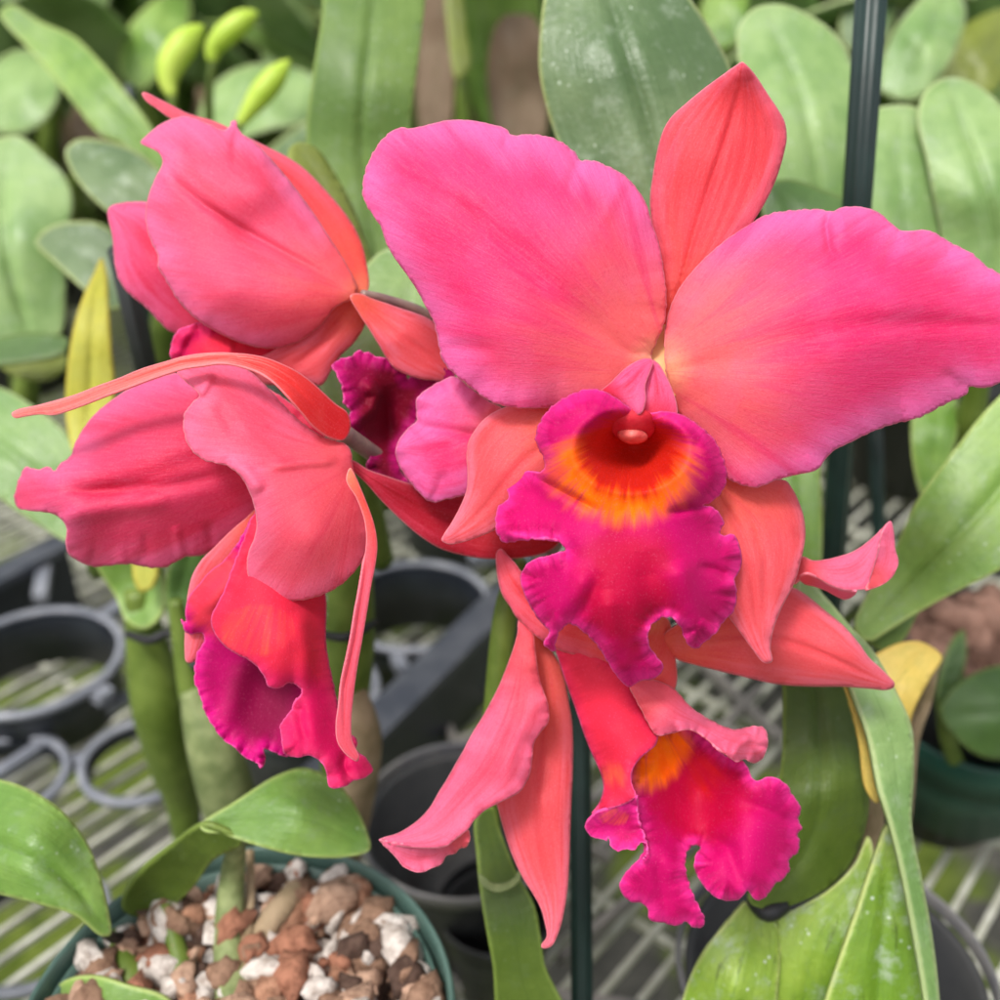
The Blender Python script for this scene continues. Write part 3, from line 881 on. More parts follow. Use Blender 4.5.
leaf(p, [(862, 665), (882, 651), (900, 643), (919, 642), (936, 651), (941, 658), (928, 680), (912, 712), (903, 760), (885, 800), (868, 780), (858, 710)],
     [(862, 665, 0), (941, 658, 0), (885, 800, -4), (900, 690, 6)], .335, 'leaf_yellow', (880, 800), (925, 645), groove=1, seed=12)
cane(p, [(935, 665, .345, 4), (925, 700, .35, 7), (912, 740, .36, 7), (905, 800, .38, 8), (900, 840, .40, 8)], 'stem_dry')

# --- big blade from the right edge
p = plant(858, 760, 0, "orchid with one long diagonal green blade reaching in from the right edge")
leaf(p, [(855, 622), (868, 594), (895, 550), (919, 499), (946, 462), (977, 421), (1000, 396), (1040, 360), (1085, 400), (1070, 500), (1030, 550), (1000, 569), (963, 588), (919, 612), (885, 633), (871, 641), (858, 637)],
     [(856, 630, -12), (900, 620, -8), (895, 550, -14), (1000, 396, -4), (1085, 400, 0), (1000, 569, 4), (940, 540, 0), (1000, 490, 2)], .33, 'leaf_fresh', (858, 634), (1085, 390), groove=2.5, groove_w=.07, seed=13)
leaf(p, [(868, 640), (883, 651), (902, 640), (918, 612), (935, 590), (890, 610)], [(868, 640, 0), (883, 651, 0), (918, 612, -2)], .345, 'leaf_mid', (870, 645), (935, 590), groove=.5)
cane(p, [(862, 632, .345, 10), (850, 680, .36, 14), (845, 740, .39, 14)], 'stem')
leaf(p, [(912, 420), (925, 385), (950, 380), (957, 425), (946, 468), (925, 500), (914, 470)], [(912, 420, 0), (957, 425, 0), (925, 500, 0), (935, 430, 5)], .42, 'leaf_fresh', (925, 498), (938, 380))

# --- round leaf lower right
p = empty('orchid_plant', (c2.x, c2.y, .09), "orchid with a rounded glossy leaf in the dark green pot at the right edge", "orchid plant")
leaf(p, [(940, 712), (950, 692), (968, 677), (1000, 666), (1040, 672), (1060, 710), (1040, 752), (1000, 759), (977, 754), (955, 737)],
     [(940, 712, 0), (1000, 666, -6), (1060, 710, 0), (1000, 759, -2), (1000, 710, 6)], .43, 'leaf_dark', (942, 715), (1060, 712), groove=1.5, seed=14)
leaf(p, [(937, 705), (940, 670), (952, 640), (963, 630), (966, 655), (958, 690), (946, 712)], [(937, 705, 0), (963, 630, -6), (966, 655, -2), (946, 712, 0)], .44, 'leaf_dark', (942, 712), (962, 632), seed=15)
cane(p, [(941, 708, .435, 5), (948, 740, .45, 8), (962, 780, .47, 8)], 'stem')

# --- tall leaves behind the main flower
p = plant(640, 520, 0, "orchid with a large speckled grey green leaf directly behind the main bloom")
leaf(p, [(546, -10), (541, 30), (540, 68), (546, 102), (557, 138), (580, 190), (610, 250), (660, 300), (705, 280), (738, 200), (742, 130), (728, 66), (712, 36), (696, 10), (672, -22), (640, -60), (590, -70), (556, -50)],
     [(546, 0, -10), (557, 138, -10), (660, 300, -6), (742, 130, -14), (700, 18, -14), (620, -60, -16), (620, 60, 2), (650, 150, 0)], .315, 'leaf_grey', (690, 290), (585, -70), groove=3.0, groove_w=.05, seed=16, label="large grey green leaf with dried spray spots")
cane(p, [(675, 292, .325, 8), (665, 380, .34, 14), (650, 500, .37, 18), (640, 620, .42, 16)], 'stem')
p = plant(385, 500, 0, "orchid with a tall upright green strap leaf left of the main bloom")
leaf(p, [(330, -60), (322, 20), (314, 72), (307, 135), (312, 185), (330, 230), (352, 272), (380, 320), (402, 290), (412, 220), (410, 130), (418, 60), (426, -10), (430, -60), (380, -90)],
     [(330, -60, -18), (307, 135, -6), (380, 320, -4), (410, 130, -5), (426, -10, -16), (365, 100, 1), (372, 0, -7)], .37, 'leaf_mid', (382, 320), (382, -90), groove=1.8, groove_w=.05, seed=17)
cane(p, [(382, 315, .375, 7), (384, 400, .40, 14), (385, 500, .44, 16)], 'stem')
leaf(p, [(288, 152), (298, 144), (316, 150), (332, 172), (348, 200), (362, 235), (372, 280), (350, 290), (318, 220)], [(288, 152, 0), (372, 280, 0), (332, 172, -6), (320, 200, 4)], .345, 'leaf_olive', (366, 290), (291, 148), seed=18)
p = plant(410, 560, 0, "pale grey green leaf showing between the upper left bloom and the main bloom")
leaf(p, [(330, 330), (350, 290), (385, 251), (412, 256), (440, 285), (480, 330), (470, 400), (420, 425), (360, 422), (322, 390)], [(330, 330, 0), (412, 252, -8), (480, 330, -6), (360, 420, 0), (400, 340, 6)], .335, 'leaf_pale', (350, 420), (430, 262), groove=1, seed=19)
cane(p, [(355, 418, .345, 7), (365, 480, .36, 12), (380, 560, .39, 14)], 'stem')

# --- leaves on the right behind the stake
p = plant(800, 430, 0, "orchid with a broad pale leaf just left of the tall dark green stake")
leaf(p, [(737, 52), (738, 28), (755, 9), (782, 6), (815, 20), (840, 42), (856, 80), (866, 140), (870, 210), (845, 270), (800, 280), (768, 200), (750, 110)],
     [(737, 50, -10), (782, 6, -16), (870, 200, -6), (800, 280, 0), (800, 120, 4), (850, 60, -12)], .40, 'leaf_pale', (825, 280), (765, 5), groove=3, groove_w=.06, seed=20)
leaf(p, [(762, 190), (785, 180), (815, 188), (850, 205), (870, 240), (850, 290), (790, 280)], [(762, 190, 0), (815, 186, -6), (870, 240, 0), (790, 280, 0), (815, 230, 3)], .37, 'leaf_dark', (850, 290), (765, 186), seed=21)
cane(p, [(826, 276, .405, 8), (815, 360, .43, 14), (805, 450, .47, 16)], 'stem')
p = plant(930, 450, 0, "orchid with two overlapping pale leaves at the right edge beside the stake")
leaf(p, [(862, 118), (880, 108), (918, 110), (931, 148), (942, 200), (950, 260), (930, 320), (895, 330), (868, 270), (858, 190)],
     [(862, 118, -4), (918, 110, -8), (950, 260, -4), (895, 330, 0), (905, 200, 4)], .40, 'leaf_pale', (915, 330), (898, 108), groove=1, seed=22, label="pale leaf with a cut-off top edge")
leaf(p, [(917, 118), (925, 92), (945, 79), (968, 82), (992, 98), (1018, 130), (1045, 190), (1050, 270), (1020, 340), (975, 350), (950, 290), (940, 230), (926, 160)],
     [(917, 118, -6), (968, 80, -12), (1050, 250, -6), (975, 350, 0), (975, 200, 6), (940, 230, -4)], .395, 'leaf_pale', (985, 350), (948, 79), groove=3, groove_w=.06, seed=23)
cane(p, [(985, 345, .40, 9), (970, 420, .42, 14), (950, 500, .46, 16)], 'stem')
cane(p, [(915, 325, .405, 8), (920, 400, .42, 12), (930, 480, .45, 14)], 'stem')

p = plant(800, 640, 0, "narrow pale leaf standing left of the lower part of the dark stake")
leaf(p, [(780, 440), (812, 430), (820, 480), (821, 560), (814, 620), (798, 640), (788, 560)], [(780, 440, -4), (812, 430, -6), (798, 640, 0), (805, 540, 4)], .385, 'leaf_fresh', (800, 640), (796, 430), groove=1.5, seed=24)

# --- leaves on the left
p = plant(40, 560, 0, "orchid with a big pale leaf at the left edge below the narrow pointed sepal")
leaf(p, [(-70, 400), (-40, 378), (0, 388), (17, 396), (38, 410), (58, 425), (80, 450), (98, 490), (92, 530), (70, 542), (43, 528), (17, 511), (0, 499), (-50, 480)],
     [(-70, 420, -6), (0, 388, -14), (98, 500, 0), (43, 528, 4), (0, 499, 4), (20, 455, 2)], .40, 'leaf_pale', (92, 540), (-70, 410), groove=2.5, groove_w=.07, seed=25)
p = plant(100, 520, 0, "single yellow leaf standing upright left of the lower left bloom")
leaf(p, [(102, 259), (94, 275), (84, 297), (76, 322), (69, 360), (66, 400), (68, 430), (76, 455), (95, 450), (110, 425), (115, 392), (112, 350), (109, 308), (107, 275)],
     [(102, 259, -10), (68, 400, -2), (115, 392, -2), (80, 455, 2), (93, 340, 3)], .38, 'leaf_lime', (84, 455), (102, 259), groove=1.6, seed=26)
cane(p, [(84, 450, .385, 6), (90, 500, .40, 10), (100, 570, .43, 12)], 'stem')
p = plant(150, 420, 0, "orchid with a diagonal green leaf crossing the top left corner")
leaf(p, [(0, 14), (12, 6), (40, 22), (75, 38), (100, 62), (125, 92), (150, 125), (172, 170), (185, 230), (160, 235), (128, 150), (99, 134), (76, 106), (50, 74), (26, 46), (6, 25)],
     [(0, 14, -16), (75, 38, -12), (185, 230, 0), (76, 106, 2), (100, 85, 4), (160, 235, 2)], .50, 'leaf_fresh', (176, 235), (0, 12), groove=2.5, seed=27)
leaf(p, [(66, 152), (78, 141), (105, 142), (135, 152), (160, 172), (178, 205), (160, 235), (120, 220), (92, 198), (72, 172)],
     [(66, 152, -8), (120, 145, -10), (178, 205, 0), (110, 215, 4), (120, 180, 3)], .42, 'leaf_grey', (175, 228), (66, 150), groove=1.5, seed=28)
leaf(p, [(36, 243), (50, 228), (80, 222), (106, 227), (126, 250), (132, 300), (110, 310), (84, 290), (58, 266)],
     [(36, 243, -6), (80, 222, -8), (132, 300, 0), (84, 280, 3)], .44, 'leaf_grey', (130, 310), (36, 240), groove=1.2, seed=29)
cane(p, [(176, 228, .50, 8), (165, 320, .52, 14), (155, 420, .56, 16)], 'stem')
p = plant(20, 430, 0, "orchid with a wide pale leaf at the left edge behind the yellow leaf")
leaf(p, [(-60, 190), (-30, 150), (0, 139), (22, 138), (44, 156), (64, 176), (73, 202), (66, 240), (66, 290), (60, 335), (20, 350), (-30, 330), (-60, 260)],
     [(-60, 200, -6), (22, 138, -12), (70, 240, -4), (20, 350, 0), (10, 240, 8)], .46, 'leaf_pale', (35, 352), (5, 138), groove=3, groove_w=.06, seed=30)
leaf(p, [(-30, 348), (10, 336), (45, 334), (68, 340), (64, 353), (30, 362), (-20, 364)], [(-30, 348, 0), (68, 340, 0), (30, 362, 5)], .43, 'leaf_dark', (-30, 356), (68, 345), groove=.5, seed=31)
leaf(p, [(0, 366), (30, 362), (62, 352), (68, 364), (50, 380), (20, 378)], [(0, 366, 0), (68, 360, 0), (50, 380, 0)], .45, 'leaf_olive', (0, 370), (68, 358), groove=.5, seed=32)
cane(p, [(30, 348, .465, 8), (25, 400, .48, 14), (20, 460, .50, 16)], 'stem')


p = plant(470, 400, 0, "old orchid plant with brown papery sheaths between the strap leaf and the speckled leaf")
leaf(p, [(425, -30), (450, -40), (462, 20), (455, 80), (448, 130), (425, 140), (416, 90), (420, 30)], [(425, -30, 0), (450, 130, 0), (420, 60, -6), (440, 50, 4)], .62, 'leaf_tan', (435, 140), (440, -40), groove=.5, seed=70)
leaf(p, [(488, 60), (500, 20), (525, 10), (545, 40), (548, 90), (540, 150), (505, 160), (490, 110)], [(488, 60, 0), (548, 90, -5), (520, 150, 0), (515, 60, 6)], .66, 'leaf_tan', (520, 160), (522, 10), groove=.5, seed=71)
leaf(p, [(447, -30), (458, -20), (466, 30), (469, 70), (458, 80), (448, 30)], [(447, -30, 0), (466, 70, 0), (448, 30, 3)], .60, 'leaf_olive', (463, 80), (450, -30), groove=.5, seed=72)
cane(p, [(435, 130, .63, 9), (445, 220, .65, 14), (460, 330, .68, 14)], 'stem_dry')
cane(p, [(520, 155, .67, 9), (510, 240, .68, 14), (490, 340, .70, 14)], 'stem_dry')
cane(p, [(462, 78, .61, 6), (466, 180, .64, 12), (470, 320, .68, 13)], 'stem')


def far_leaves(label, foot, items):
    p = plant(foot[0], foot[1], 0, label)
    base = Vector(p.location)
    for o_, D, mat, sd_ in items:
        o_ = list(o_); cx = sum(a for a, b in o_) / len(o_); cy = sum(b for a, b in o_) / len(o_)
        lo = max(o_, key=lambda q: q[1]); hi = min(o_, key=lambda q: q[1])
        leaf(p, o_, [(lo[0], lo[1], 0), (hi[0], hi[1], -25), (cx, cy, 4), (cx - 20, cy + 5, -4), (cx + 20, cy - 5, -4)], D, mat, lo, hi, groove=3, seed=sd_, step=6)
        tp = P(lo[0], lo[1] - 4, D + .004)
        mid = (tp + base) / 2 + Vector((0, .02, .02))
        tube('pseudobulb', [tp, mid, base], [.004, .011, .007], M['stem'], p, seg=10)
far_leaves("orchid with pale blurred leaves filling the gap behind the lime green buds", (240, 420), [
    ([(200, 120), (215, 85), (250, 66), (300, 70), (335, 95), (320, 118), (270, 130), (230, 140)], .72, 'leaf_pale', 81),
    ([(250, 175), (275, 145), (310, 120), (345, 105), (340, 150), (300, 185), (265, 200)], .68, 'leaf_grey', 82),
    ([(120, 70), (128, 30), (150, 5), (185, -15), (190, 20), (170, 60), (140, 90)], .80, 'leaf_fresh', 83),
    ([(262, 60), (270, 20), (290, -20), (320, -30), (325, 10), (305, 50), (280, 75)], .85, 'leaf_pale', 84),
    ([(180, 160), (205, 150), (245, 165), (262, 190), (240, 205), (200, 195)], .66, 'leaf_dark', 85)])
far_leaves("orchid with bright blurred leaves in the far top left corner", (20, 400), [
    ([(-20, 110), (-10, 70), (20, 50), (50, 60), (60, 90), (40, 125), (5, 135)], .70, 'leaf_pale', 86),
    ([(28, 30), (50, -10), (85, -30), (110, -10), (95, 25), (60, 45)], .82, 'leaf_pale', 87),
    ([(70, 130), (82, 95), (110, 75), (125, 100), (115, 135), (90, 150)], .76, 'leaf_tan', 88)])
far_leaves("orchid with grey green blurred leaves behind the top of the tall dark stake", (950, 330), [
    ([(880, 90), (890, 40), (915, 5), (945, -20), (965, 10), (950, 60), (915, 100)], .55, 'leaf_pale', 89),
    ([(935, 95), (945, 50), (975, 20), (1015, 10), (1030, 45), (1000, 85), (960, 110)], .60, 'leaf_olive', 90),
    ([(840, 40), (850, -10), (870, -50), (900, -40), (895, 20), (870, 60)], .62, 'leaf_grey', 91),
    ([(700, 15), (715, -20), (745, -40), (765, -10), (750, 30), (720, 50)], .70, 'leaf_fresh', 92)])


# ------------------------------------------------------------------ buds on their stalks
bp = plant(235, 430, 0, "spray of three lime green orchid buds above the upper left bloom", "buds", name='bud_spray')
def bud(pts, tipw):
    return tube('bud', [P(x, y, d) for x, y, d, r in pts], [r * d / FPX for x, y, d, r in pts], M['bud'], bp, seg=18, nres=8)
bud([(172, 96, .50, 5), (168, 80, .50, 10), (172, 62, .50, 14), (185, 43, .50, 14), (199, 30, .50, 7), (204, 26, .50, 1)], 0)
bud([(212, 62, .52, 5), (214, 48, .52, 9), (226, 34, .52, 12), (242, 21, .52, 11), (253, 15, .52, 6), (258, 13, .52, 1)], 0)
bud([(240, 124, .49, 5), (248, 112, .49, 8), (262, 93, .49, 12), (276, 76, .49, 11), (286, 64, .49, 5), (290, 60, .49, 1)], 0)
cane(bp, [(172, 96, .50, 4.5), (178, 140, .51, 5), (200, 220, .53, 6), (225, 330, .56, 7), (235, 450, .60, 7)], 'stem', name='stalk')
cane(bp, [(213, 62, .52, 4), (209, 100, .525, 4.5), (212, 180, .54, 5), (225, 330, .565, 6)], 'stem', name='stalk')
cane(bp, [(241, 123, .49, 4), (228, 160, .50, 5), (222, 240, .54, 5), (226, 320, .56, 6)], 'stem', name='stalk')


# ------------------------------------------------------------------ stakes
def stake(label, a, b, hw_a, mat, zend=0.0, name='plant_stake'):
    A = P(*a); B = P(*b)
    d = (B - A).normalized()
    E = A + d * ((zend - A.z) / d.z)
    r = hw_a * a[2] / FPX
    V, F = tube_data([A, (A + E) / 2, E], [r, r, r], seg=48, nres=2)
    ax = d                                       # lengthwise flutes of the coating
    V = [A + ax * ((v - A).dot(ax)) + ((v - A) - ax * ((v - A).dot(ax))) * (1 + .05 * math.cos((q % 48) * 2 * math.pi / 48 * 8)) for q, v in enumerate(V)]
    # shallow lengthwise flutes are part of the coating
    o = link_mesh(name, V, F, M[mat])
    return tag(o, label, "stake")


stake("tall dark green plastic coated stake behind the right petal of the main bloom", (875, -60, .30), (838, 480, .375), 15.5, 'stake_green')
stake("dark green stake running down below the bottom bloom", (577, 430, .33), (582, 1000, .345), 11.5, 'stake_green')
stake("thin dark stake just right of the tall one under the main right petal", (873, 380, .46), (879, 540, .48), 7, 'stake_green')
stake("slim grey green stake behind the tip of the upper left bloom", (129, 85, .56), (136, 165, .58), 5, 'stake_green')
stake("short black stake below the upper left bloom beside the yellow leaf", (120, 250, .36), (142, 350, .39), 12, 'stake_black')


# ------------------------------------------------------------------ rows of further plants
def strap(base, az, L, W, lift, droop, seed, fold=.35):
    """one thick strap leaf as a curved, channelled blade"""
    n, m = 18, 8
    rnd = random.Random(seed)
    V = []; F = []; S = []; T = []; E = []
    p = Vector(base); ang = lift
    side = Vector((-math.sin(az), math.cos(az), 0))
    for i in range(n + 1):
        t = i / n
        w = W * (math.sin(math.pi * min(1, .12 + t * .88)) ** .55) * (1 if t < .97 else .8) * .5
        if t == 1: w = W * .04
        d = Vector((math.cos(az) * math.cos(ang), math.sin(az) * math.cos(ang), math.sin(ang)))
        up = side.cross(d).normalized() * -1
        for j in range(m + 1):
            u = j / m * 2 - 1
            V.append(p + side * (u * w) + up * (-abs(u) ** 1.5 * w * -fold))
            S.append(j / m); T.append(t); E.append((1 - abs(u)) * w * 100)
        p = p + d * (L / n)
        ang -= droop / n * (0.4 + 1.4 * t)
    for i in range(n):
        for j in range(m):
            a = i * (m + 1) + j
            F.append((a, a + 1, a + m + 2, a + m + 1))
    return V, F, dict(s=S, t=T, e=E)


def template(seed, mats, nl, H):
    rnd = random.Random(seed)
    root = empty('orchid_plant', (0, 0, 0), "blurred leafy orchid plant in the crowded rows at the back", "orchid plant", "blurred orchid plants in the rows behind the flowers")
    for i in range(nl):
        az = rnd.random() * 6.283
        bx, by = rnd.uniform(-.04, .04), rnd.uniform(-.04, .04)
        h = rnd.uniform(.05, .16) * H
        lean = Vector((math.cos(az) * .03, math.sin(az) * .03, 0))
        top = Vector((bx, by, 0)) + lean + Vector((0, 0, h))
        V, F = tube_data([Vector((bx, by, -.02)), Vector((bx, by, h * .5)) + lean * .3, top], [.004, .010, .005], seg=9, nres=4)
        link_mesh('pseudobulb', V, F, M[rnd.choice(['stem', 'stem_pale', 'stem_dry'])], root)
        for q in range(rnd.choice([1, 1, 2])):
            V, F, A = strap(top, az + q * 2.6, rnd.uniform(.15, .26) * H, rnd.uniform(.04, .062), rnd.uniform(.9, 1.5), rnd.uniform(.2, 1.5), seed * 50 + i * 3 + q)
            o = link_mesh('leaf', V, F, M[rnd.choice(mats)], root, A)
            solidify(o, .0015)
    return root


def copy_tree(o, parent=None):
    c = o.copy(); COL.objects.link(c)
    if parent: c.parent = parent
    for ch in list(o.children): copy_tree(ch, c)
    return c


temps = [template(11, ['leaf_pale', 'leaf_mid', 'leaf_fresh'], 9, 1.0),
         template(12, ['leaf_grey', 'leaf_dark', 'leaf_pale', 'leaf_pale'], 10, 1.1),
         template(13, ['leaf_mid', 'leaf_fresh', 'leaf_olive', 'leaf_tan'], 9, 1.25),
         template(14, ['leaf_pale', 'leaf_grey', 'leaf_dark', 'leaf_fresh'], 10, .95)]
potproto = empty('flower_pot', (0, 0, 0), "black plastic pot in the crowded rows at the back", "pot", "black pots in the rows behind the flowers")
lathe('pot_body', (0, 0, 0), [(.001, 0), (.045, 0), (.058, .085), (.062, .085), (.062, .10), (.055, .10), (.05, .06), (.001, .06)], M['pot_grey'], potproto)
lathe('bark_fill', (0, 0, 0), [(.001, .088), (.03, .091), (.056, .086)], M['soil'], potproto)
rnd = random.Random(5)
spots = []
for row, y in enumerate([.80, .98, 1.17, 1.38, 1.62, 1.9, 2.25, 2.65, 3.15, 3.7]):
    half = y * .56 + .10
    nn = int(half * 2 / (.135 + .015 * row)) + 1
    for i in range(nn):
        x = -half + 2 * half * (i + .5 * (row % 2)) / nn + rnd.uniform(-.03, .03)
        if row == 0 and x < -.05: continue
        spots.append((x, y + rnd.uniform(-.04, .04)))
used = set()
LOOK = ['pale leaved', 'grey green', 'tan and green', 'mixed green']
first_pot = True
for i, (x, y) in enumerate(spots):
    k = rnd.randrange(4)
    pp = Vector((x, y, .2)) - CO
    px = 500 + FPX * pp.x / pp.dot(CF)
    rot = rnd.random() * 6.28; s0 = rnd.uniform(.85, 1.25)
    if px < -110 or px > 1110: continue
    o = temps[k] if k not in used else copy_tree(temps[k])
    used.add(k)
    o.location = (x, y, .09)
    o.rotation_euler = (0, 0, rot)
    sc = s0 * (1 + max(0, y - 1.9) * .28); o.scale = (sc, sc, sc)
    side = 'left' if px < 330 else ('middle' if px < 670 else 'right')
    row = 'nearest rows' if y < 1.1 else ('middle rows' if y < 1.8 else 'farthest rows')
    o["label"] = "blurred %s orchid in the %s behind, %s of the photo" % (LOOK[k], row, side)
    o["group"] = "blurred orchid plants at the back: %s, %s, %s" % (LOOK[k], row, side)
    q = potproto if first_pot else copy_tree(potproto)
    first_pot = False
    q.location = (x, y, 0)
    q["label"] = "black pot in the %s at the back, %s of the view" % (row, side)
    q["group"] = "black pots at the back: %s, %s" % (row, side)

# ------------------------------------------------------------------ the flowers
def flower(px, py, D, label, group="coral pink orchid blooms"):
    return empty('orchid_flower', P(px, py, D), label, "flower", group)


# ---- A: main bloom
A = flower(650, 400, .243, "largest fully open bloom facing the camera with an orange ringed magenta lip")
build('petal', A, [patch(
    [(651, 356), (657, 340), (664, 322), (666, 298), (663.5, 273), (658.5, 244), (651, 222), (646, 205), (637, 190), (624, 176), (610, 168), (592, 161), (580, 161), (577, 156), (567, 146.5), (552, 138.5), (531, 135), (511, 135.5), (507, 130), (491, 125), (470, 121), (448, 121), (426, 126), (412, 129), (399, 128.5), (385, 137.5), (372, 156), (364.5, 176), (363.4, 196), (367, 205), (374, 216), (382, 228), (386, 241), (394, 256), (401, 266), (407, 274), (417, 289), (426, 306), (434, 321), (438, 338), (443, 360), (452, 371), (470, 386), (491, 401), (513, 407), (556, 407), (590, 402), (625, 395), (650, 378)],
    [(655, 360, -6), (600, 320, -1), (540, 250, 3), (450, 190, 1), (365, 190, -9), (400, 128, -12), (470, 121, -10), (530, 135, -8), (600, 165, -9), (645, 205, -8), (663, 290, -6), (434, 321, -7), (470, 386, -6), (513, 407, -5), (590, 402, -5), (500, 330, 2), (600, 230, 1)],
    .240, (655, 362), (368, 160), step=3, ruffle=(1.2, 120, 20), jag=.7, groove=1.2, groove_w=.06, roll=.8, roll_w=6, fan=1,
    creases=[([(400, 128), (415, 150)], 4, -.8), ([(507, 128), (504, 152)], 4, -1.3), ([(578, 158), (566, 200)], 7, -1.2), ([(624, 176), (600, 225)], 7, 1.0), ([(440, 345), (500, 350)], 9, -.8)], seed=1)],
    M['petal_front'], label="left petal with a scalloped upper margin")
build('petal', A, [patch(
    [(667, 374), (665, 352), (666, 325), (676, 295), (694, 270), (719, 246), (743.5, 228), (768, 215), (793, 211), (820, 210), (833, 212), (840, 208.5), (860, 207.5), (878, 213), (891, 224), (901, 231), (928, 231), (950, 243), (973, 255), (985, 266), (1002, 276), (1022, 292), (1038, 320), (1030, 352), (1008, 377), (986, 387.5), (968, 387), (967, 393), (946, 403), (919, 417), (892, 424), (869, 432.5), (851, 441.5), (833, 450.5), (824, 460), (817, 469), (793, 475), (775, 480), (757, 487), (737, 483), (722, 474), (700, 446), (678, 410)],
    [(667, 366, -6), (720, 330, -1), (800, 300, 3), (900, 290, 1), (1035, 320, -14), (1000, 275, -13), (928, 231, -13), (860, 208, -11), (793, 211, -11), (730, 235, -9), (680, 290, -8), (760, 400, 2), (757, 486, -5), (817, 469, -6), (892, 424, -8), (986, 387, -12), (705, 440, -7)],
    .240, (664, 368), (1036, 325), step=3, ruffle=(1.3, 110, 20), jag=.7, groove=1.2, groove_w=.06, roll=.8, roll_w=6, fan=1,
    creases=[([(832, 208), (826, 225), (829, 250), (840, 262)], 5, -2.6), ([(845, 212), (842, 240)], 8, 1.2), ([(901, 230), (880, 275)], 8, -1.2), ([(955, 246), (925, 275)], 7, -.9), ([(968, 392), (940, 370)], 6, -1)], seed=2)],
    M['petal_front'], label="right petal with a notched fold in its upper margin")
build('sepal', A, [patch(
    [(742.6, 62), (735, 66), (728, 71), (714, 81), (700, 92), (686, 104), (672, 117), (664, 130), (658, 150), (653.5, 175), (650.5, 198), (652, 222), (658, 246), (663, 275), (663, 305), (661, 335), (668, 350), (680, 320), (697, 290), (720, 262), (742, 236), (761.5, 207.5), (773, 185), (779.5, 167), (784, 150), (786, 138), (784, 122), (777, 109), (769, 97), (759, 81.5), (752, 71.5), (747, 66)],
    [(742, 62, 2), (650, 198, -10), (786, 138, -9), (665, 345, -9), (715, 160, -3), (700, 240, -5), (760, 90, -4), (690, 100, -4)],
    .245, (666, 350), (743, 62), step=3, ruffle=(.6, 80, 12), groove=1.2, groove_w=.04, roll=1.2, roll_w=6,
    creases=[([(778, 150), (745, 230)], 6, .7)], seed=3, veinz=.12)], M['sepal'], label="upright coral red top sepal")
build('sepal', A, [patch(
    [(560, 404), (520, 404), (497, 411), (483, 421), (475, 431), (469, 442), (467, 455), (468, 472), (467, 490), (460, 508), (451, 524), (443, 536), (441.5, 540), (449, 544), (460, 542.5), (472, 539), (494, 530), (515, 518), (550, 500), (575, 470), (585, 430)],
    [(560, 404, -7), (442, 540, -8), (467, 460, -12), (500, 470, -6), (494, 530, -10), (575, 470, -8), (483, 421, -11)],
    .243, (585, 425), (442, 540), step=3, groove=.6, roll=1.0, roll_w=6, seed=4, ruffle=(.5, 60, 10))], M['sepal_salmon'], label="lower left salmon sepal tapering to a point")
build('sepal', A, [patch(
    [(700, 470), (728, 478), (759, 480), (785, 481), (791, 488), (796, 497), (803, 517), (804.5, 538), (800, 561), (794, 582), (782, 606), (774, 626), (770, 648), (772, 661), (768, 663), (763, 662), (751, 647), (738, 629), (727, 614), (712, 590), (700, 550), (690, 510)],
    [(700, 470, -6), (791, 490, -13), (804, 540, -12), (768, 662, -6), (745, 560, -4), (700, 550, -8), (738, 629, -6)],
    .243, (712, 470), (768, 663), step=3, groove=.8, groove_w=.05, roll=1.2, roll_w=6, ruffle=(.6, 60, 10), creases=[([(745, 500), (765, 560), (764, 640)], 6, -.9), ([(725, 500), (740, 540), (752, 600)], 5, -.4)], seed=5)],
    M['sepal_salmon'], label="lower right salmon sepal with a hooked tip")


def masks_main(x, y, e):
    # orange horseshoe, widest below and left of the throat; deep red inside the tube
    r = np.hypot((x - 630) / 50, (y - 455) / 40)
    ro = np.hypot((x - 625) / np.where(x < 625, 76, 72), (y - 468) / np.where(y < 468, 52, 56))
    orange = np.clip(1.62 - ro * 1.22, 0, 1.0) * np.clip((y - 410) / 42, 0, 1)
    dark = np.clip(1.75 - r * 1.15, 0, 1)
    rc = np.hypot((x - 628) / 62, (y - 590) / 85)
    return np.maximum(orange, 0), dark, np.clip(1.30 - rc, 0, 1)


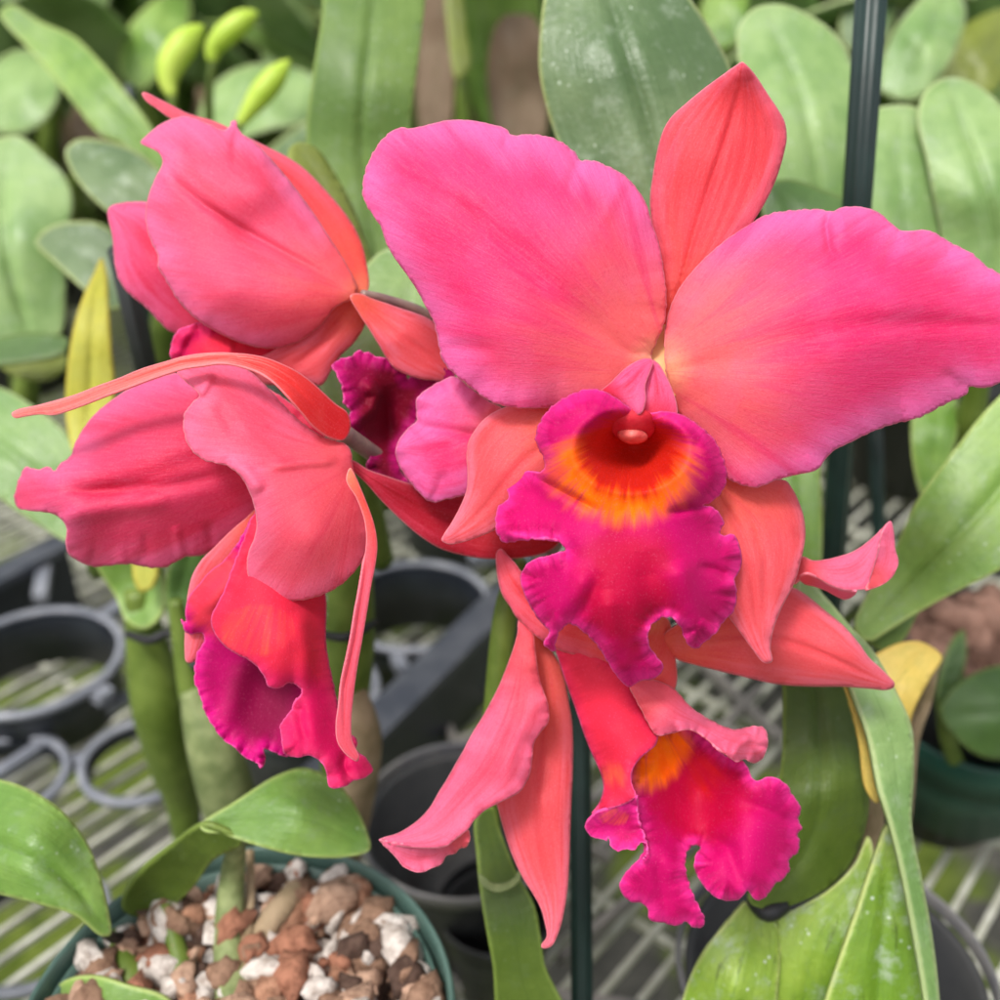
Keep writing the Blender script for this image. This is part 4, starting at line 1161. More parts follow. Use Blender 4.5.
lip = build('lip', A, [patch(
    [(541, 472), (545.5, 467), (544.6, 458), (540.5, 450), (536.5, 439), (539.5, 425), (549.7, 410), (565, 398.5), (585, 390.5), (600, 391), (616, 399), (629, 408), (641, 413), (663, 412), (681, 415.5), (698, 426), (714, 441), (722, 458), (726, 475), (722, 490), (711, 501), (703, 505), (713, 508), (723, 522), (719, 533), (722, 536), (733, 535), (738, 544), (741, 560), (738, 572), (734, 579), (736, 592), (733, 610), (722, 622), (716, 632), (706, 640), (694, 648), (686, 641), (681, 628), (670, 617), (657, 620), (649, 630), (649, 644), (656, 656), (663, 666), (655, 677), (640, 680), (629, 686), (617, 675), (608, 661), (598, 645), (585, 632), (570, 623), (560, 630), (556, 640), (554, 651), (547, 647), (544, 642), (550, 632), (540, 620), (531, 606), (524, 591), (521, 578), (526, 566), (536, 559), (549, 556), (559, 552), (566, 551), (562, 544), (551, 540), (541, 539.5), (518, 540), (505, 542), (498, 534), (496, 520), (499, 507), (509, 499), (508, 489), (516, 480), (529, 471)],
    [(541, 470, 4), (538, 440, 5), (549, 412, 6), (585, 392, 8), (616, 400, 10), (642, 413, 10), (681, 416, 7), (714, 441, 5), (726, 475, 4), (706, 503, 6), (560, 440, 12), (590, 408, 13), (697, 455, 11), (640, 424, 12), (575, 482, 13), (630, 508, 12), (688, 494, 12),
     (630, 560, 15), (545, 500, 3), (500, 520, 2), (505, 541, 6), (556, 548, 12), (525, 575, 6), (545, 645, 3), (580, 600, 14), (629, 685, 1), (680, 570, 14), (694, 646, 4), (740, 560, 2), (725, 620, 3), (715, 520, 3), (652, 640, 8), (529, 472, -3), (630, 630, 12)],
    .243, (632, 440), (629, 686), step=2.2, ruffle=(2.3, 52, 13), jag=.8, jagwl=6, roll=1.6, roll_w=6,
    funnel=(631, 450, 60, 44, 23, 1.5, 0.0), masks=masks_main, ang=(631, 425), seed=6,
    rmask=lambda x, y: np.where(y < 505, np.clip(.25 + (np.abs(x - 632) - 95) / 20, .25, 1), 1.0),
    creases=[([(545, 470), (544, 440), (555, 418), (585, 400), (612, 408), (640, 420), (675, 424), (702, 440), (714, 470), (706, 494)], 8, 2.0),
             ([(563, 548), (545, 541), (515, 535), (500, 528)], 6, 3.6), ([(530, 473), (556, 488), (578, 500), (600, 512)], 4.5, -2.8), ([(712, 507), (690, 508), (665, 514)], 4.5, -2.4), ([(733, 580), (715, 570), (695, 566)], 5, -1.8),
             ([(655, 650), (650, 632), (657, 620), (668, 617), (680, 628)], 6, 2.6), ([(546, 645), (560, 610), (590, 570)], 12, 1.8), ([(656, 640), (652, 600), (645, 550)], 16, -2.0), ([(628, 680), (612, 640), (606, 590)], 11, 1.6), ([(575, 625), (590, 600), (600, 570)], 8, -1.4),
             ([(700, 640), (690, 600), (675, 560)], 12, 1.8), ([(622, 470), (619, 512)], 3, .35), ([(632, 470), (632, 518)], 3, .4), ([(642, 470), (646, 512)], 3, .35)])],
    M['lip_main'], .0006)
# basal fold of the lip rising over the column
build('lip_fold', lip, [
    patch([(600, 394), (612, 382), (624, 370), (636, 362), (646, 359), (653, 361), (650, 372), (645, 386), (645.5, 401), (640, 414), (630, 411), (615, 402)],
          [(600, 394, 2), (653, 361, 3), (640, 414, 10), (645, 390, 9), (620, 385, 7)], .243, (604, 398), (652, 361), step=2, roll=.8, roll_w=4, seed=7),
    patch([(650, 360), (658, 364), (665, 375), (672, 390), (677, 408), (676, 416), (655, 416), (638, 414), (643, 401), (643, 386), (648, 372)],
          [(650, 360, 0), (677, 412, 4), (640, 414, 7), (660, 385, 4)], .243, (655, 416), (652, 360), step=2, seed=8)], M['petal_rose'], .0005)
build('column', A, [patch([(612, 417), (620, 410), (634, 409), (648, 413), (653, 422), (651, 432), (644, 438), (634, 440), (624, 439), (616, 433), (612, 425)],
      [(612, 422, 6), (653, 424, 6), (632, 409, 10), (632, 425, 7), (632, 440, 0)], .243, step=1.6, seed=9, roll=2, roll_w=5)], M['column_back'], .0015)
build('anther_cap', A.children[-1], [patch([(619, 433), (624, 430), (632, 429.5), (640, 431), (646, 435), (645, 439), (638, 442), (629, 442), (622, 438.5)],
      [(619, 434, 5), (646, 437, 5), (632, 429, 7), (632, 435, 7.5), (632, 442, 4)], .243, step=1.5, roll=1.4, roll_w=4, seed=10)], M['column'], .001)
build('flower_base', A, [patch([(640, 352), (650, 335), (664, 325), (680, 335), (690, 360), (685, 385), (668, 400), (648, 395), (638, 375)], [(640, 352, -8), (690, 360, -8), (664, 325, -10), (665, 365, -6)], .243, (665, 398), (664, 326), step=3)], M['flower_base'], .001)
tube('pedicel', [P(655, 370, .252), P(640, 400, .275), P(600, 480, .30), P(540, 560, .31)], [.0022, .0022, .0024, .0028], M['pedicel'], A)


# ---- B: bloom half hidden between the left flowers and the main bloom
B = flower(400, 430, .262, "mostly hidden bloom in the middle with a dark magenta ruffled lip")
def masks_dark(cx, cy, rx, ry):
    def f(x, y, e):
        r = np.hypot((x - cx) / rx, (y - cy) / ry)
        return np.zeros_like(x), np.zeros_like(x), np.clip(1.5 - r * 1.1, 0, 1)
    return f
build('petal', B, [patch(
    [(417, 421), (416.5, 409), (417.5, 398), (424, 392), (440, 382), (455, 377), (470, 388), (488, 401), (505, 412), (505, 440), (498, 470), (478, 490), (458, 496.5), (446, 499), (434, 502), (428, 500), (421, 494), (410, 481), (401, 468), (396, 453), (399, 441), (409, 428)],
    [(417, 421, -5), (455, 377, -4), (505, 430, -4), (434, 502, -4), (396, 453, -6), (450, 435, 0), (450, 465, -1)],
    .256, (505, 430), (398, 450), step=2.6, groove=.4, ruffle=(1.4, 50, 12), jag=.5, roll=1.3, roll_w=6,
    creases=[([(412, 425), (450, 431), (490, 437)], 6, -1.6), ([(434, 500), (445, 470)], 6, -.8)], seed=20)],
    M['petal_front'], label="magenta petal folded across its middle")
build('lip', B, [patch(
    [(332, 365), (338, 361), (344, 358), (352, 356), (359, 350), (364, 353), (368, 352), (374, 356), (380, 357), (389, 359), (398, 362), (404, 367), (408, 379), (412, 374), (420, 369), (430, 364), (443, 364), (455, 376), (440, 390), (425, 400), (417, 418), (410, 430), (400, 450), (400, 470), (412, 486), (414, 494), (402, 496), (390, 492), (377, 482), (368, 474), (366, 465), (370, 454), (359, 445), (346, 437), (342, 424), (351, 412), (344, 404), (342, 388), (336, 374)],
    [(332, 365, -2), (359, 350, -6), (404, 367, -8), (408, 379, -11), (455, 376, -9), (412, 430, -14), (385, 430, -14), (350, 430, -2), (368, 474, -2), (410, 492, -6), (345, 395, -1), (385, 390, -10)],
    .266, (400, 480), (345, 360), step=2.2, ruffle=(1.9, 34, 9), jag=.8, jagwl=6, roll=1.0, roll_w=5, masks=masks_dark(390, 420, 42, 70), ang=(400, 480), seed=21,
    creases=[([(362, 380), (376, 395), (372, 408), (360, 418), (348, 428)], 6, 3.5), ([(385, 385), (390, 430), (386, 460)], 10, -3)])],
    M['lip_dark'], .0006)
build('sepal', B, [patch(
    [(335, 463), (341, 459), (353, 461), (368, 470), (385, 476), (410, 484), (440, 490), (480, 495), (520, 500), (556, 515), (560, 540), (548, 551), (524, 557), (500, 558.5), (482, 558), (464, 555), (440, 548), (419, 535), (398, 517), (380, 499), (365, 482), (347, 467)],
    [(335, 463, 2), (368, 475, 1), (440, 520, -8), (500, 530, -9), (556, 530, -10), (464, 555, -10), (440, 490, -12)],
    .262, (558, 530), (336, 463), step=2.8, groove=.8, roll=1.2, roll_w=5, seed=22)], M['sepal_red'], label="deep red sepal curving behind the other flowers")
tube('pedicel', [P(450, 470, .272), P(480, 520, .29), P(520, 570, .305)], [.0022, .0022, .0026], M['pedicel'], B)


# ---- C: upper left bloom seen from behind
C_ = flower(300, 270, .275, "upper left bloom turned away with one broad pink petal covering the rest")
build('petal', C_, [patch(
    [(141, 143), (147, 136), (155, 129), (164, 123), (174, 119), (184, 116.5), (198, 120), (212, 126), (225, 131), (229, 127), (232, 122), (236, 121), (239, 131), (256, 144), (280, 170), (308, 206), (332, 242), (348, 268), (357, 290), (350, 300), (337, 306), (320, 326), (297, 342), (285, 346), (270, 348), (254, 346), (240, 342), (216, 331), (196, 318), (180, 302), (170, 286), (162, 273), (158, 266), (159, 258), (151, 240), (147, 226), (146, 212), (149, 196), (156, 178), (163, 163), (160, 154), (152, 149)],
    [(141, 143, -7), (190, 118, -9), (236, 122, -8), (163, 163, -2), (280, 170, -7), (356, 292, -2), (248, 232, -1), (230, 290, 6), (190, 230, 1), (260, 190, 1), (300, 300, 3), (146, 214, -4), (216, 331, -3), (300, 340, -4), (340, 256, -4)],
    .272, (358, 293), (160, 158), step=3, groove=0, ruffle=(.8, 110, 14), jag=.5, roll=.9, roll_w=6, fan=1,
    creases=[([(163, 161), (176, 182), (205, 206), (250, 234), (290, 256), (345, 287)], 4.5, -2.0), ([(236, 122), (234, 150), (236, 175)], 5, -.8), ([(145, 143), (165, 150), (190, 150)], 8, .9)], seed=30)],
    M['petal_coral'], label="broad pink petal with a dark midline crease")
build('petal', C_, [patch(
    [(108, 211), (112, 206), (124, 203), (138, 202), (160, 205), (200, 240), (230, 300), (225, 335), (192, 336), (172, 332), (160, 322), (147, 308), (128, 292), (119, 279), (115, 262), (113, 238)],
    [(108, 211, -8), (140, 202, -8), (172, 332, -6), (115, 262, -6), (150, 260, 0), (230, 310, -4)],
    .284, (230, 325), (110, 208), step=3, groove=.5, ruffle=(1, 60, 10), jag=.4, roll=1.2, roll_w=6, seed=31)], M['petal_rose'])
build('lip', C_, [patch(
    [(171, 358), (172, 343), (177, 332), (188, 326), (205, 322), (240, 332), (275, 345), (290, 352), (262, 366), (224, 368), (190, 366)],
    [(171, 358, -2), (188, 326, 0), (240, 345, -3), (290, 352, -8), (224, 368, 0)], .279, (290, 352), (172, 345), step=2.6, ruffle=(1.6, 35, 8), jag=.5, seed=32,
    creases=[([(176, 356), (184, 336), (192, 330)], 4, 1.8), ([(200, 350), (235, 352)], 8, 1.5)], masks=masks_dark(235, 350, 50, 20), ang=(290, 350))], M['lip_outer'])
build('sepal', C_, [patch(
    [(142, 93.5), (146, 93), (156, 98), (172, 106), (188, 114), (215, 122), (240, 134), (258, 143), (288, 158), (305, 170), (322, 187), (348, 218), (360, 240), (366, 262), (368, 290), (360, 296), (345, 286), (320, 250), (280, 195), (230, 150), (190, 128), (168, 117), (157, 109), (146, 101)],
    [(142, 93, -12), (258, 143, -10), (322, 187, -12), (367, 265, -8), (360, 296, 0), (280, 195, -8), (200, 130, -12)],
    .277, (366, 296), (142, 93), step=2.6, roll=1.0, roll_w=5, seed=33)], M['sepal'], label="red sepal edge behind the broad petal")
build('sepal', C_, [patch(
    [(250, 362), (268, 354), (288, 342), (306, 332), (322, 318), (338, 300), (350, 294), (362, 298), (367, 312), (364, 326), (354, 342), (340, 356), (331, 370), (321, 385), (306, 382), (280, 385), (256, 380)],
    [(262, 356, -4), (360, 298, 0), (364, 326, -4), (320, 385, -4), (280, 380, -6), (330, 335, 0)],
    .278, (360, 300), (256, 372), step=2.8, roll=1.0, roll_w=5, seed=34, creases=[([(355, 302), (320, 345), (290, 372)], 6, -1.2)])], M['sepal_salmon'], label="lower salmon red sepal")
build('sepal', C_, [patch(
    [(350, 296), (360, 294), (372, 299), (387, 304), (401, 309), (414, 313), (428, 319), (445, 332), (460, 360), (452, 378), (430, 380), (412, 376), (395, 368), (387, 358), (380, 346), (370, 330), (358, 312)],
    [(350, 296, 2), (401, 309, -4), (450, 345, -6), (430, 380, -4), (387, 358, -2), (400, 335, 0)],
    .270, (352, 296), (448, 375), step=2.8, groove=.7, roll=1.0, roll_w=5, seed=35)], M['sepal_salmon'], label="short salmon sepal pointing right")
tube('pedicel', [P(362, 294, .272), P(385, 299, .276), P(425, 315, .283), P(470, 350, .292), P(510, 420, .30)], [.0011, .0012, .0016, .0018, .0022], M['pedicel'], C_)


# ---- D: lower left bloom facing left
D_ = flower(300, 470, .255, "lower left bloom facing left with a drooping tubular magenta lip")
build('petal', D_, [patch(
    [(200, 374), (175, 374), (150, 380), (130, 389), (113, 400), (99, 411), (88, 423), (79, 437), (74, 448), (71.5, 456), (61, 464), (55, 471), (48, 467), (38, 470), (27, 467), (21, 476), (17, 488), (15, 500), (19, 508), (34, 511), (52, 513), (62, 519), (67, 528), (66, 540), (68, 552), (78, 560), (93, 566), (110, 565), (130, 563.5), (150, 567), (167, 566), (176, 561), (187, 556), (201, 555), (220, 545), (242, 531), (262, 512), (300, 480), (330, 450), (315, 425), (260, 385)],
    [(330, 450, -4), (260, 385, -5), (150, 380, -6), (75, 450, -2), (18, 495, -8), (45, 485, 1), (60, 518, 3), (70, 555, -6), (110, 565, -9), (170, 565, -9), (240, 532, -8), (150, 440, 4), (160, 500, 5), (250, 450, 0), (120, 520, 0)],
    .262, (332, 450), (18, 492), step=3, ruffle=(1.1, 70, 14), jag=.6, groove=1.0, groove_w=.06, roll=.8, roll_w=6, fan=1,
    creases=[([(30, 480), (90, 490), (160, 488), (250, 468)], 8, -1.6), ([(60, 516), (110, 508), (170, 500)], 9, 1.4), ([(145, 530), (150, 563)], 5, -.7), ([(175, 525), (182, 560)], 4, .8), ([(208, 520), (213, 548)], 5, -.8)], seed=40)],
    M['petal_rose'], label="deep rose petal spreading left with a bent tip")
build('petal', D_, [patch(
    [(177, 371), (181, 364), (188, 359), (203, 356), (220, 355.5), (235, 362), (255, 376), (280, 402), (300, 422), (322, 437), (348, 447), (353, 470), (362, 495), (370, 518), (371.5, 535), (367, 552), (355, 570), (341, 584), (320, 595), (297, 600), (272, 597), (256, 588), (248, 572), (249, 552), (254, 540), (257, 528), (256, 512), (250, 492), (241, 476), (228, 466), (216, 463), (205, 460), (194, 452), (187, 441), (184, 428), (185, 414), (192, 404), (200, 395), (193, 388), (184, 380)],
    [(177, 371, -6), (220, 356, -8), (200, 395, 0), (184, 430, 0), (205, 460, 4), (241, 476, 6), (256, 512, 5), (250, 560, -2), (295, 600, -4), (371, 535, -6), (350, 450, -6), (280, 402, -6), (240, 420, 2), (300, 470, 3), (310, 540, 6), (240, 380, -5)],
    .249, (350, 456), (188, 375), step=2.8, groove=0, ruffle=(.8, 70, 10), jag=.5, roll=.8, roll_w=5, fan=1,
    creases=[([(212, 372), (206, 385), (199, 397)], 4, 1.6), ([(268, 467), (300, 463), (338, 460)], 5, 1.5), ([(225, 463), (245, 472), (262, 492)], 7, 1.5), ([(215, 400), (230, 425), (236, 440)], 8, -1.1)], seed=41)],
    M['petal_soft'], label="pink front petal twisting downwards")
build('sepal', D_, [patch(
    [(12, 414), (18, 410), (40, 405), (75, 395), (98, 386), (120, 378), (142, 369), (165, 362), (182, 357), (200, 354), (215, 353), (230, 353), (250, 355), (265, 358), (281, 364), (297, 372), (311, 382), (323, 393), (335, 404), (347, 413), (350, 428), (343, 440), (330, 438), (313, 427), (300, 412), (286, 396), (272, 382), (258, 373), (240, 367), (220, 364), (205, 366), (185, 369), (168, 374), (148, 381), (130, 388), (108, 396), (85, 405), (68, 411), (54, 415), (38, 414.5), (22, 417), (15, 418)],
    [(12, 416, -2), (75, 400, 0), (165, 368, 3), (230, 358, 5), (300, 385, 3), (345, 425, -5), (290, 398, 7)],
    .250, (346, 430), (12, 415), step=2.2, groove=0, roll=.3, roll_w=4, seed=42, creases=[([(50, 410), (120, 384), (180, 364), (235, 358), (290, 384), (330, 425)], 3, -1.0)])],
    M['sepal_arch'], label="long narrow sepal arching out to the left")
build('sepal', D_, [patch(
    [(350, 468), (356, 478), (362, 492), (368, 507), (374, 525), (377, 545), (375, 565), (371, 585), (367, 610), (362, 640), (357, 668), (353, 698), (351, 722), (352, 740), (359, 757), (357, 761), (349, 757), (342, 750), (337, 741), (335.5, 726), (338, 704), (341, 678), (346, 655), (350, 635), (354, 610), (358, 590), (362, 565), (366, 545), (364, 520), (356, 498), (346, 480)],
    [(350, 472, 0), (375, 545, 1), (358, 600, 5), (345, 680, 4), (352, 757, 2)],
    .2475, (348, 470), (358, 760), step=2, roll=.3, roll_w=4, seed=43, creases=[([(366, 530), (366, 570), (355, 640), (344, 690), (344, 740)], 2.5, -1.0)])],
    M['sepal'], label="thin strip-like sepal hanging straight down")
build('sepal', D_, [patch(
    [(262, 505), (244, 520), (230, 532), (214, 548), (202, 560), (193, 575), (188, 595), (186, 622), (185, 648), (187, 662), (196, 660), (204, 645), (214, 620), (240, 570)],
    [(262, 505, -3), (190, 590, -4), (187, 660, -4), (214, 620, -6)], .262, (262, 505), (187, 662), step=2.6, roll=1, roll_w=5, seed=44)], M['sepal_salmon'], label="salmon sepal glimpsed behind the hanging lip")


def masks_D(x, y, e):
    o = np.clip(1.0 - np.hypot((x - 258) / 50, (y - 630) / 34), 0, .30)
    o = o * .9
    c = np.clip((715 - y) / 75, 0, 1)
    return o, np.zeros_like(x), c
def masks_D2(x, y, e):
    return np.clip(1.5 - np.hypot((x - 216) / 30, (y - 588) / 44), 0, .95), np.zeros_like(x), np.clip(1.4 - np.hypot((x - 262) / 40, (y - 695) / 55), 0, 1)
lipD = build('lip', D_, [patch(
    [(257, 512), (280, 520), (300, 540), (318, 570), (325, 597), (325, 640), (328, 662), (332, 680), (340, 715), (348, 732), (357, 742), (355, 750), (364, 757), (372, 770), (365, 777), (352, 781), (345, 786), (330, 787), (327, 775), (322, 763), (310, 755), (297, 757), (285, 753), (282, 738), (281, 725), (290, 712), (295, 700), (302, 692), (297, 685), (290, 682), (280, 687), (270, 687), (265, 677), (260, 669), (250, 660), (240, 655), (228, 648), (220, 640), (213, 628), (212, 617), (218, 604), (224, 592), (232, 570), (244, 540)],
    [(257, 512, -4), (300, 540, -5), (325, 620, -9), (260, 600, 3), (212, 620, -1), (240, 655, 3), (268, 685, 5), (302, 692, 1), (282, 730, 2), (330, 720, -3), (340, 786, 2), (370, 770, -4), (290, 640, 5), (310, 730, 4)],
    .254, (290, 530), (340, 784), step=2.4, ruffle=(1.2, 50, 9), jag=.6, roll=1.1, roll_w=5, masks=masks_D, ang=(285, 540), seed=45,
    creases=[([(224, 612), (240, 580), (256, 545)], 8, -1.4), ([(302, 692), (300, 720), (310, 750)], 6, -1.5), ([(345, 750), (343, 765), (350, 780)], 5, -2), ([(298, 610), (306, 650), (302, 690)], 9, 1.6)])], M['lip_outer'], .0006)
build('lip_throat', lipD, [patch(
    [(258, 512), (250, 522), (243, 535), (233, 550), (222, 563), (210, 572), (199, 585), (190, 596), (186, 610), (186, 622), (181, 619), (184, 628), (190, 634), (201, 632), (205, 640), (198, 652), (195, 668), (195, 682), (200, 695), (205, 712), (214, 727), (223, 739), (235, 748), (245, 757), (256, 763), (262, 768), (265, 758), (264, 749), (285, 756), (305, 750), (312, 700), (280, 640), (268, 590), (270, 540)],
    [(258, 512, -5), (210, 572, -5), (186, 615, -6), (203, 636, -9), (195, 680, -8), (262, 767, -6), (305, 740, -12), (260, 690, -15), (240, 620, -8), (225, 590, -3), (230, 720, -10)],
    .256, (268, 520), (250, 765), step=2.4, ruffle=(1.6, 30, 8), jag=.8, roll=1.2, roll_w=5, masks=masks_D2, ang=(285, 540), seed=46,
    creases=[([(206, 612), (222, 590), (240, 560)], 7, 1.2), ([(222, 735), (235, 700), (245, 660)], 12, 1.2)])], M['lip_throat'], .0006)
tube('pedicel', [P(340, 430, .262), P(395, 470, .285), P(430, 500, .295), P(480, 540, .305)], [.0022, .0022, .0022, .0026], M['pedicel'], D_)


# ---- E: bloom at the bottom, below the main one
E_ = flower(600, 680, .262, "bottom bloom under the main one with a flared magenta lip opening to the right")
build('petal', E_, [patch(
    [(519, 618), (518, 632), (514, 648), (509, 662), (502, 680), (494, 697), (483, 717), (473, 733), (464, 750), (455, 766), (447, 780), (440, 791), (430, 808), (419, 820), (408, 828), (397, 834), (379, 840), (392, 845), (410, 847), (430, 848), (446, 846), (458, 837), (468, 829), (474, 820), (485, 810), (498, 803), (510, 797), (519, 792), (525, 784), (530, 772), (532, 757), (534, 742), (541, 731), (548, 722), (548, 706), (544, 693), (540, 682), (537, 665), (535, 650), (533, 634), (528, 625)],
    [(522, 618, -8), (548, 715, -3), (532, 760, 0), (485, 810, 3), (379, 840, -4), (440, 791, -4), (494, 697, -6), (500, 750, 2), (430, 848, 2), (525, 660, -3)],
    .256, (523, 619), (379, 840), step=2.8, ruffle=(1.2, 55, 9), groove=.3, roll=1.4, roll_w=5, seed=50, creases=[([(546, 700), (530, 710), (515, 740), (500, 790)], 8, 1.2)]),
    patch([(380, 840), (395, 842), (430, 845), (446, 844), (458, 836), (468, 829), (470, 838), (467, 846), (460, 848), (455, 853), (447, 855), (441, 864), (432, 868), (421, 872.5), (412, 871), (403, 866), (395, 856), (387, 848)],
          [(380, 840, -4), (430, 845, 0), (468, 830, 1), (420, 872, -4), (455, 853, -4), (425, 857, -5)], .256, (468, 834), (381, 841), step=2.2, ruffle=(.8, 22, 6), seed=51, jag=.5)],
    M['petal_soft'], label="left petal drooping with its tip curled under")
build('sepal', E_, [patch(
    [(535, 632), (546, 645), (556, 658), (563, 675), (568, 700), (572, 725), (572.5, 765), (571, 800), (570, 830), (569, 860), (567, 890), (563, 915), (558, 933), (551, 946), (543, 948), (541, 946), (547, 937), (545, 922), (541, 908), (533, 893), (524, 879), (516, 863), (509, 845), (503, 825), (499, 810), (496, 797), (505, 770), (525, 700), (530, 660)],
    [(540, 636, -6), (572, 760, -8), (550, 946, 2), (498, 805, -9), (540, 800, -2), (545, 700, -4), (565, 900, -3)],
    .264, (540, 634), (545, 948), step=2.8, groove=.8, groove_w=.06, roll=1.2, roll_w=5, seed=52)], M['sepal_salmon'], label="salmon sepal hanging to a hooked point")
build('sepal', E_, [patch(
    [(497, 553), (501, 549), (507, 555), (514, 562), (524, 574), (540, 580), (580, 590), (640, 600), (668, 620), (672, 640), (675, 660), (676.5, 680), (673, 690), (660, 690), (642, 684), (625, 674), (611, 667), (596, 661), (582, 656), (570, 653), (558, 649), (549, 644), (541, 639), (532, 632), (524, 624), (516, 616), (511, 607), (503, 595), (499, 582), (497, 568)],
    [(499, 550, -8), (540, 600, -1), (511, 607, -5), (582, 656, -4), (640, 640, -2), (675, 688, -5), (668, 620, -8), (560, 630, 0)],
    .259, (650, 620), (499, 550), step=2.8, roll=1.4, roll_w=5, seed=53, ruffle=(.8, 50, 8), creases=[([(505, 560), (515, 590), (530, 610)], 6, -1)])], M['sepal'], label="salmon sepal peeping out below the main lip")
build('sepal', E_, [patch(
    [(660, 640), (700, 612), (740, 590), (775, 584), (795, 589), (809, 598), (826, 612), (843, 626), (858, 643), (869, 658), (880, 668), (889, 677), (894, 683), (893, 687), (886, 689.5), (868, 688), (842, 686), (816, 686), (785, 684.5), (768, 682), (751, 678), (730, 673), (712, 668.5), (694, 664), (676, 658)],
    [(665, 642, -2), (795, 590, -10), (893, 686, -8), (785, 684, -8), (770, 640, 1), (712, 668, -4), (840, 655, -1)],
    .262, (663, 644), (894, 686), step=3, groove=1.0, groove_w=.05, roll=1.2, roll_w=6, seed=54)], M['sepal_salmon'], label="broad salmon sepal reaching right")
build('petal', E_, [
    patch([(796, 565), (802, 557), (813, 561), (826, 560), (842, 556), (851, 553), (860, 548), (868, 542), (876, 535), (884, 527), (881, 537), (877, 555), (870, 578), (867, 588), (857, 590), (845, 590), (830, 585), (818, 578), (808, 574), (800, 580), (794, 584)],
          [(796, 572, -6), (842, 556, -2), (884, 527, -4), (867, 588, 2), (830, 575, 1), (808, 574, -1)], .258, (797, 574), (884, 527), step=2.2, roll=.8, roll_w=4, seed=55),
    patch([(882, 530), (890, 521), (893, 530), (894, 540), (895, 550), (898, 561), (896, 570), (891, 578), (884, 584), (875, 588), (866, 590), (869, 577), (876, 555)],
          [(882, 530, -4), (890, 521, -6), (897, 565, -5), (866, 590, 2), (880, 565, -3)], .258, (869, 577), (890, 521), step=2.0, seed=56, ruffle=(.5, 20, 5)),
    patch([(799, 577), (806, 573), (818, 577), (830, 584), (845, 590), (857, 591), (853, 596), (845, 599), (837, 596), (826, 590), (815, 586), (804, 583)],
          [(799, 578, -2), (845, 590, 0), (845, 599, -5), (820, 584, -4)], .258, (800, 579), (856, 592), step=1.8, seed=57)],
    M['petal_soft'], label="small pink petal with a folded tip at the right")


def masks_E(x, y, e):
    ca, sa = math.cos(-.75), math.sin(-.75)
    u = (x - 662) * ca - (y - 758) * sa; w = (x - 662) * sa + (y - 758) * ca
    o = np.clip(1.25 - np.hypot(u / 26, w / 46), 0, .85)
    d = np.clip(1.25 - np.hypot((x - 700) / 42, (y - 775) / 42), 0, .9)
    c = np.clip(1.4 - np.hypot((x - 700) / 62, (y - 792) / 60), 0, 1)
    return o, d * np.clip((x - 664) / 26, 0, 1) * .55, c
def masks_E2(x, y, e):
    o = np.clip(1.1 - np.hypot((x - 615) / 22, (y - 775) / 26), 0, 1) * .5
    return o, np.zeros_like(x), np.clip(.75 + e / 60, 0, 1)
def masks_E3(x, y, e):
    return np.clip(1.0 - np.hypot((x - 614) / 24, (y - 816) / 14), 0, .5) * .8, np.zeros_like(x), np.zeros_like(x)
lipE = build('lip', E_, [patch(
    [(650, 732), (657, 733), (671, 731), (692, 728), (707, 738), (725, 755), (740, 759), (747, 766), (752, 778), (757, 781), (768, 777), (778, 779), (788, 787), (791, 794), (798, 803), (800, 812), (797, 818), (801, 827), (797, 834), (799, 845), (795, 854), (788, 859), (789, 868), (783, 878), (774, 884), (768, 893), (758, 900), (752, 896), (747, 890), (740, 898), (728, 900), (718, 898), (707, 889), (699, 878), (694, 866), (696, 855), (701, 847), (692, 845), (686, 854), (685, 868), (690, 888), (698, 905), (704, 918), (703, 925), (694, 927), (686, 921), (676, 925), (664, 922), (650, 919), (648, 908), (641, 902), (631, 901), (622, 892), (620, 884), (628, 870), (638, 860), (644, 850), (640, 835), (635, 815), (632, 795), (630, 772), (636, 755)],
    [(650, 735, -4), (692, 732, -5), (740, 762, 1), (800, 810, -3), (795, 850, -4), (758, 899, 1), (718, 897, 3), (694, 848, -4), (704, 922, 0), (650, 918, 1), (622, 888, 2), (635, 800, 2), (700, 790, -12), (745, 830, 3), (665, 860, 4), (740, 870, 5), (670, 770, -8)],
    .260, (660, 735), (760, 898), step=2.2, ruffle=(1.9, 42, 11), jag=.9, jagwl=6, roll=1.3, roll_w=5, masks=masks_E, ang=(648, 700), seed=58,
    creases=[([(700, 830), (730, 850), (742, 890)], 9, -2.2), ([(740, 800), (775, 815), (798, 832)], 8, -1.6), ([(655, 850), (660, 880), (668, 915)], 7, -1.4), ([(688, 860), (690, 840), (702, 845)], 6, 1.5), ([(660, 760), (640, 790)], 5, 1.0)])], M['lip_main'], .0006)
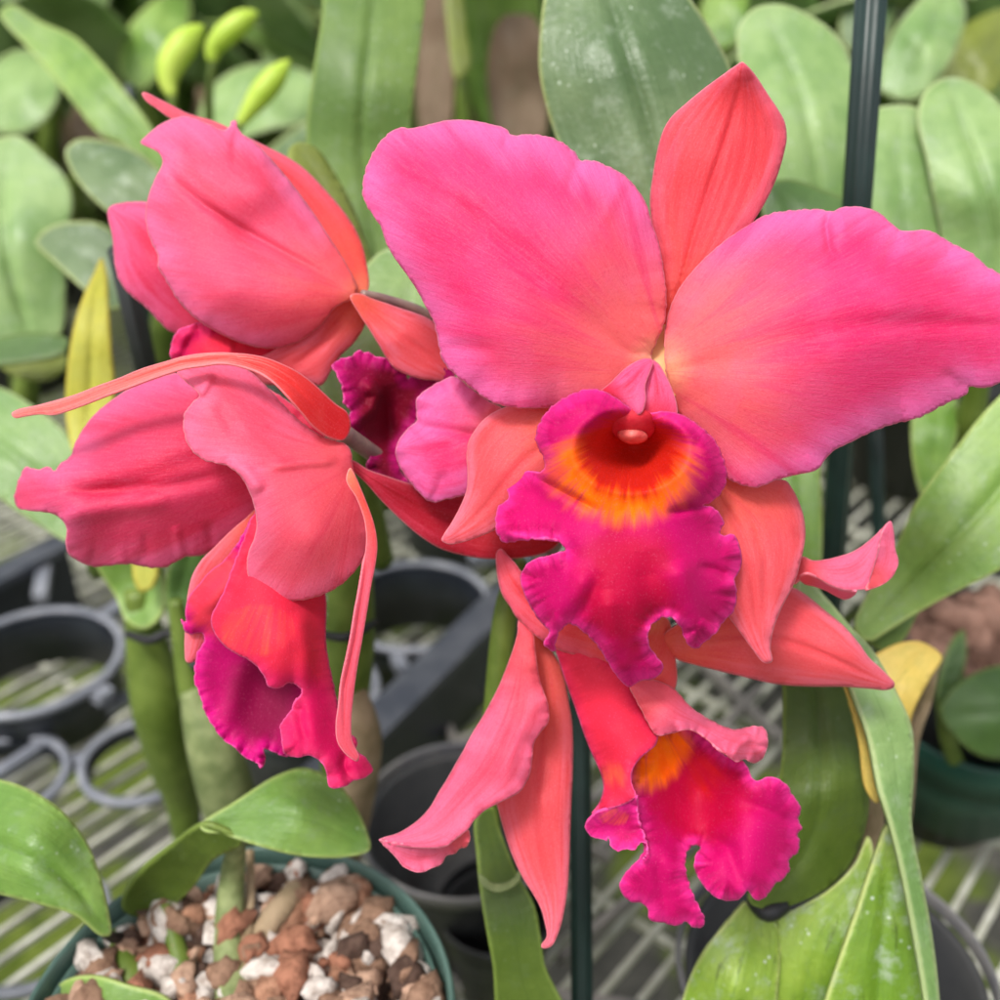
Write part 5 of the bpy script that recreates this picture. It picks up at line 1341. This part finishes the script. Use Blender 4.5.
build('lip_tube', lipE, [patch(
    [(556, 640), (580, 640), (610, 660), (630, 680), (634, 695), (642, 711), (650, 726), (657, 734), (655, 745), (648, 751), (640, 758), (633, 768), (631, 778), (633, 787), (636, 796), (628, 802), (615, 807), (604, 809), (592, 814), (600, 803), (604, 790), (603, 778), (598, 765), (592, 752), (586, 737), (580, 720), (574, 702), (568, 686), (562, 668)],
    [(556, 640, -4), (610, 660, -4), (657, 734, 4), (633, 775, 9), (593, 812, 5), (574, 702, -6), (603, 780, 0), (612, 730, 5)],
    .259, (570, 640), (620, 806), step=2.4, roll=1.2, roll_w=4, ruffle=(1.0, 40, 6), masks=masks_E2, ang=(580, 640), seed=59, creases=[([(632, 762), (618, 790), (600, 806)], 6, 1.2)])], M['lip_outer'], .0006)
build('lip_frill', lipE, [patch(
    [(637, 795), (625, 802), (610, 807), (597, 811), (590, 817), (585, 824), (587, 831), (593, 837), (602, 839), (607, 841), (608, 837), (612, 848), (619, 851), (628, 849), (633, 851), (639, 845), (644, 842), (647, 852), (642, 860), (648, 852), (646, 838), (640, 822), (638, 808)],
    [(637, 796, 9), (592, 814, 6), (586, 825, 3), (607, 841, 4), (633, 850, 6), (645, 845, 6), (620, 825, 3)],
    .259, (637, 800), (588, 828), step=2.2, ruffle=(1.4, 22, 7), jag=.9, jagwl=5, masks=masks_E3, ang=(640, 790), seed=60)], M['lip_main'], .0006)
build('lip_lobe', lipE, [patch(
    [(630, 686), (650, 680), (672, 688), (681, 697), (690, 707), (701, 715), (715, 723), (726, 728), (737, 730), (750, 727), (762, 727), (767, 735), (767, 746), (763, 757), (753, 763), (744, 759), (736, 762), (728, 756), (718, 750), (707, 740), (697, 733), (688, 730), (671, 733), (657, 735), (650, 726), (642, 711), (634, 696)],
    [(632, 686, 2), (672, 688, 0), (715, 723, -3), (765, 735, 2), (753, 762, 0), (731, 757, 8), (690, 731, 5), (657, 734, 5), (668, 712, 6)],
    .258, (645, 686), (764, 745), step=2.2, roll=1.2, roll_w=5, ruffle=(1.6, 34, 8), jag=.4, masks=lambda x, y, e: (np.zeros_like(x), np.zeros_like(x), np.clip(1 - (x - 640) / 120, 0, .6)), ang=(640, 680), seed=61,
    creases=[([(731, 757), (736, 745), (750, 735)], 5, 2.4), ([(715, 735), (725, 750)], 6, -1.5)])], M['petal_soft'], .0005)
tube('pedicel', [P(560, 640, .266), P(555, 600, .285), P(540, 560, .30)], [.0022, .0022, .0026], M['pedicel'], E_)
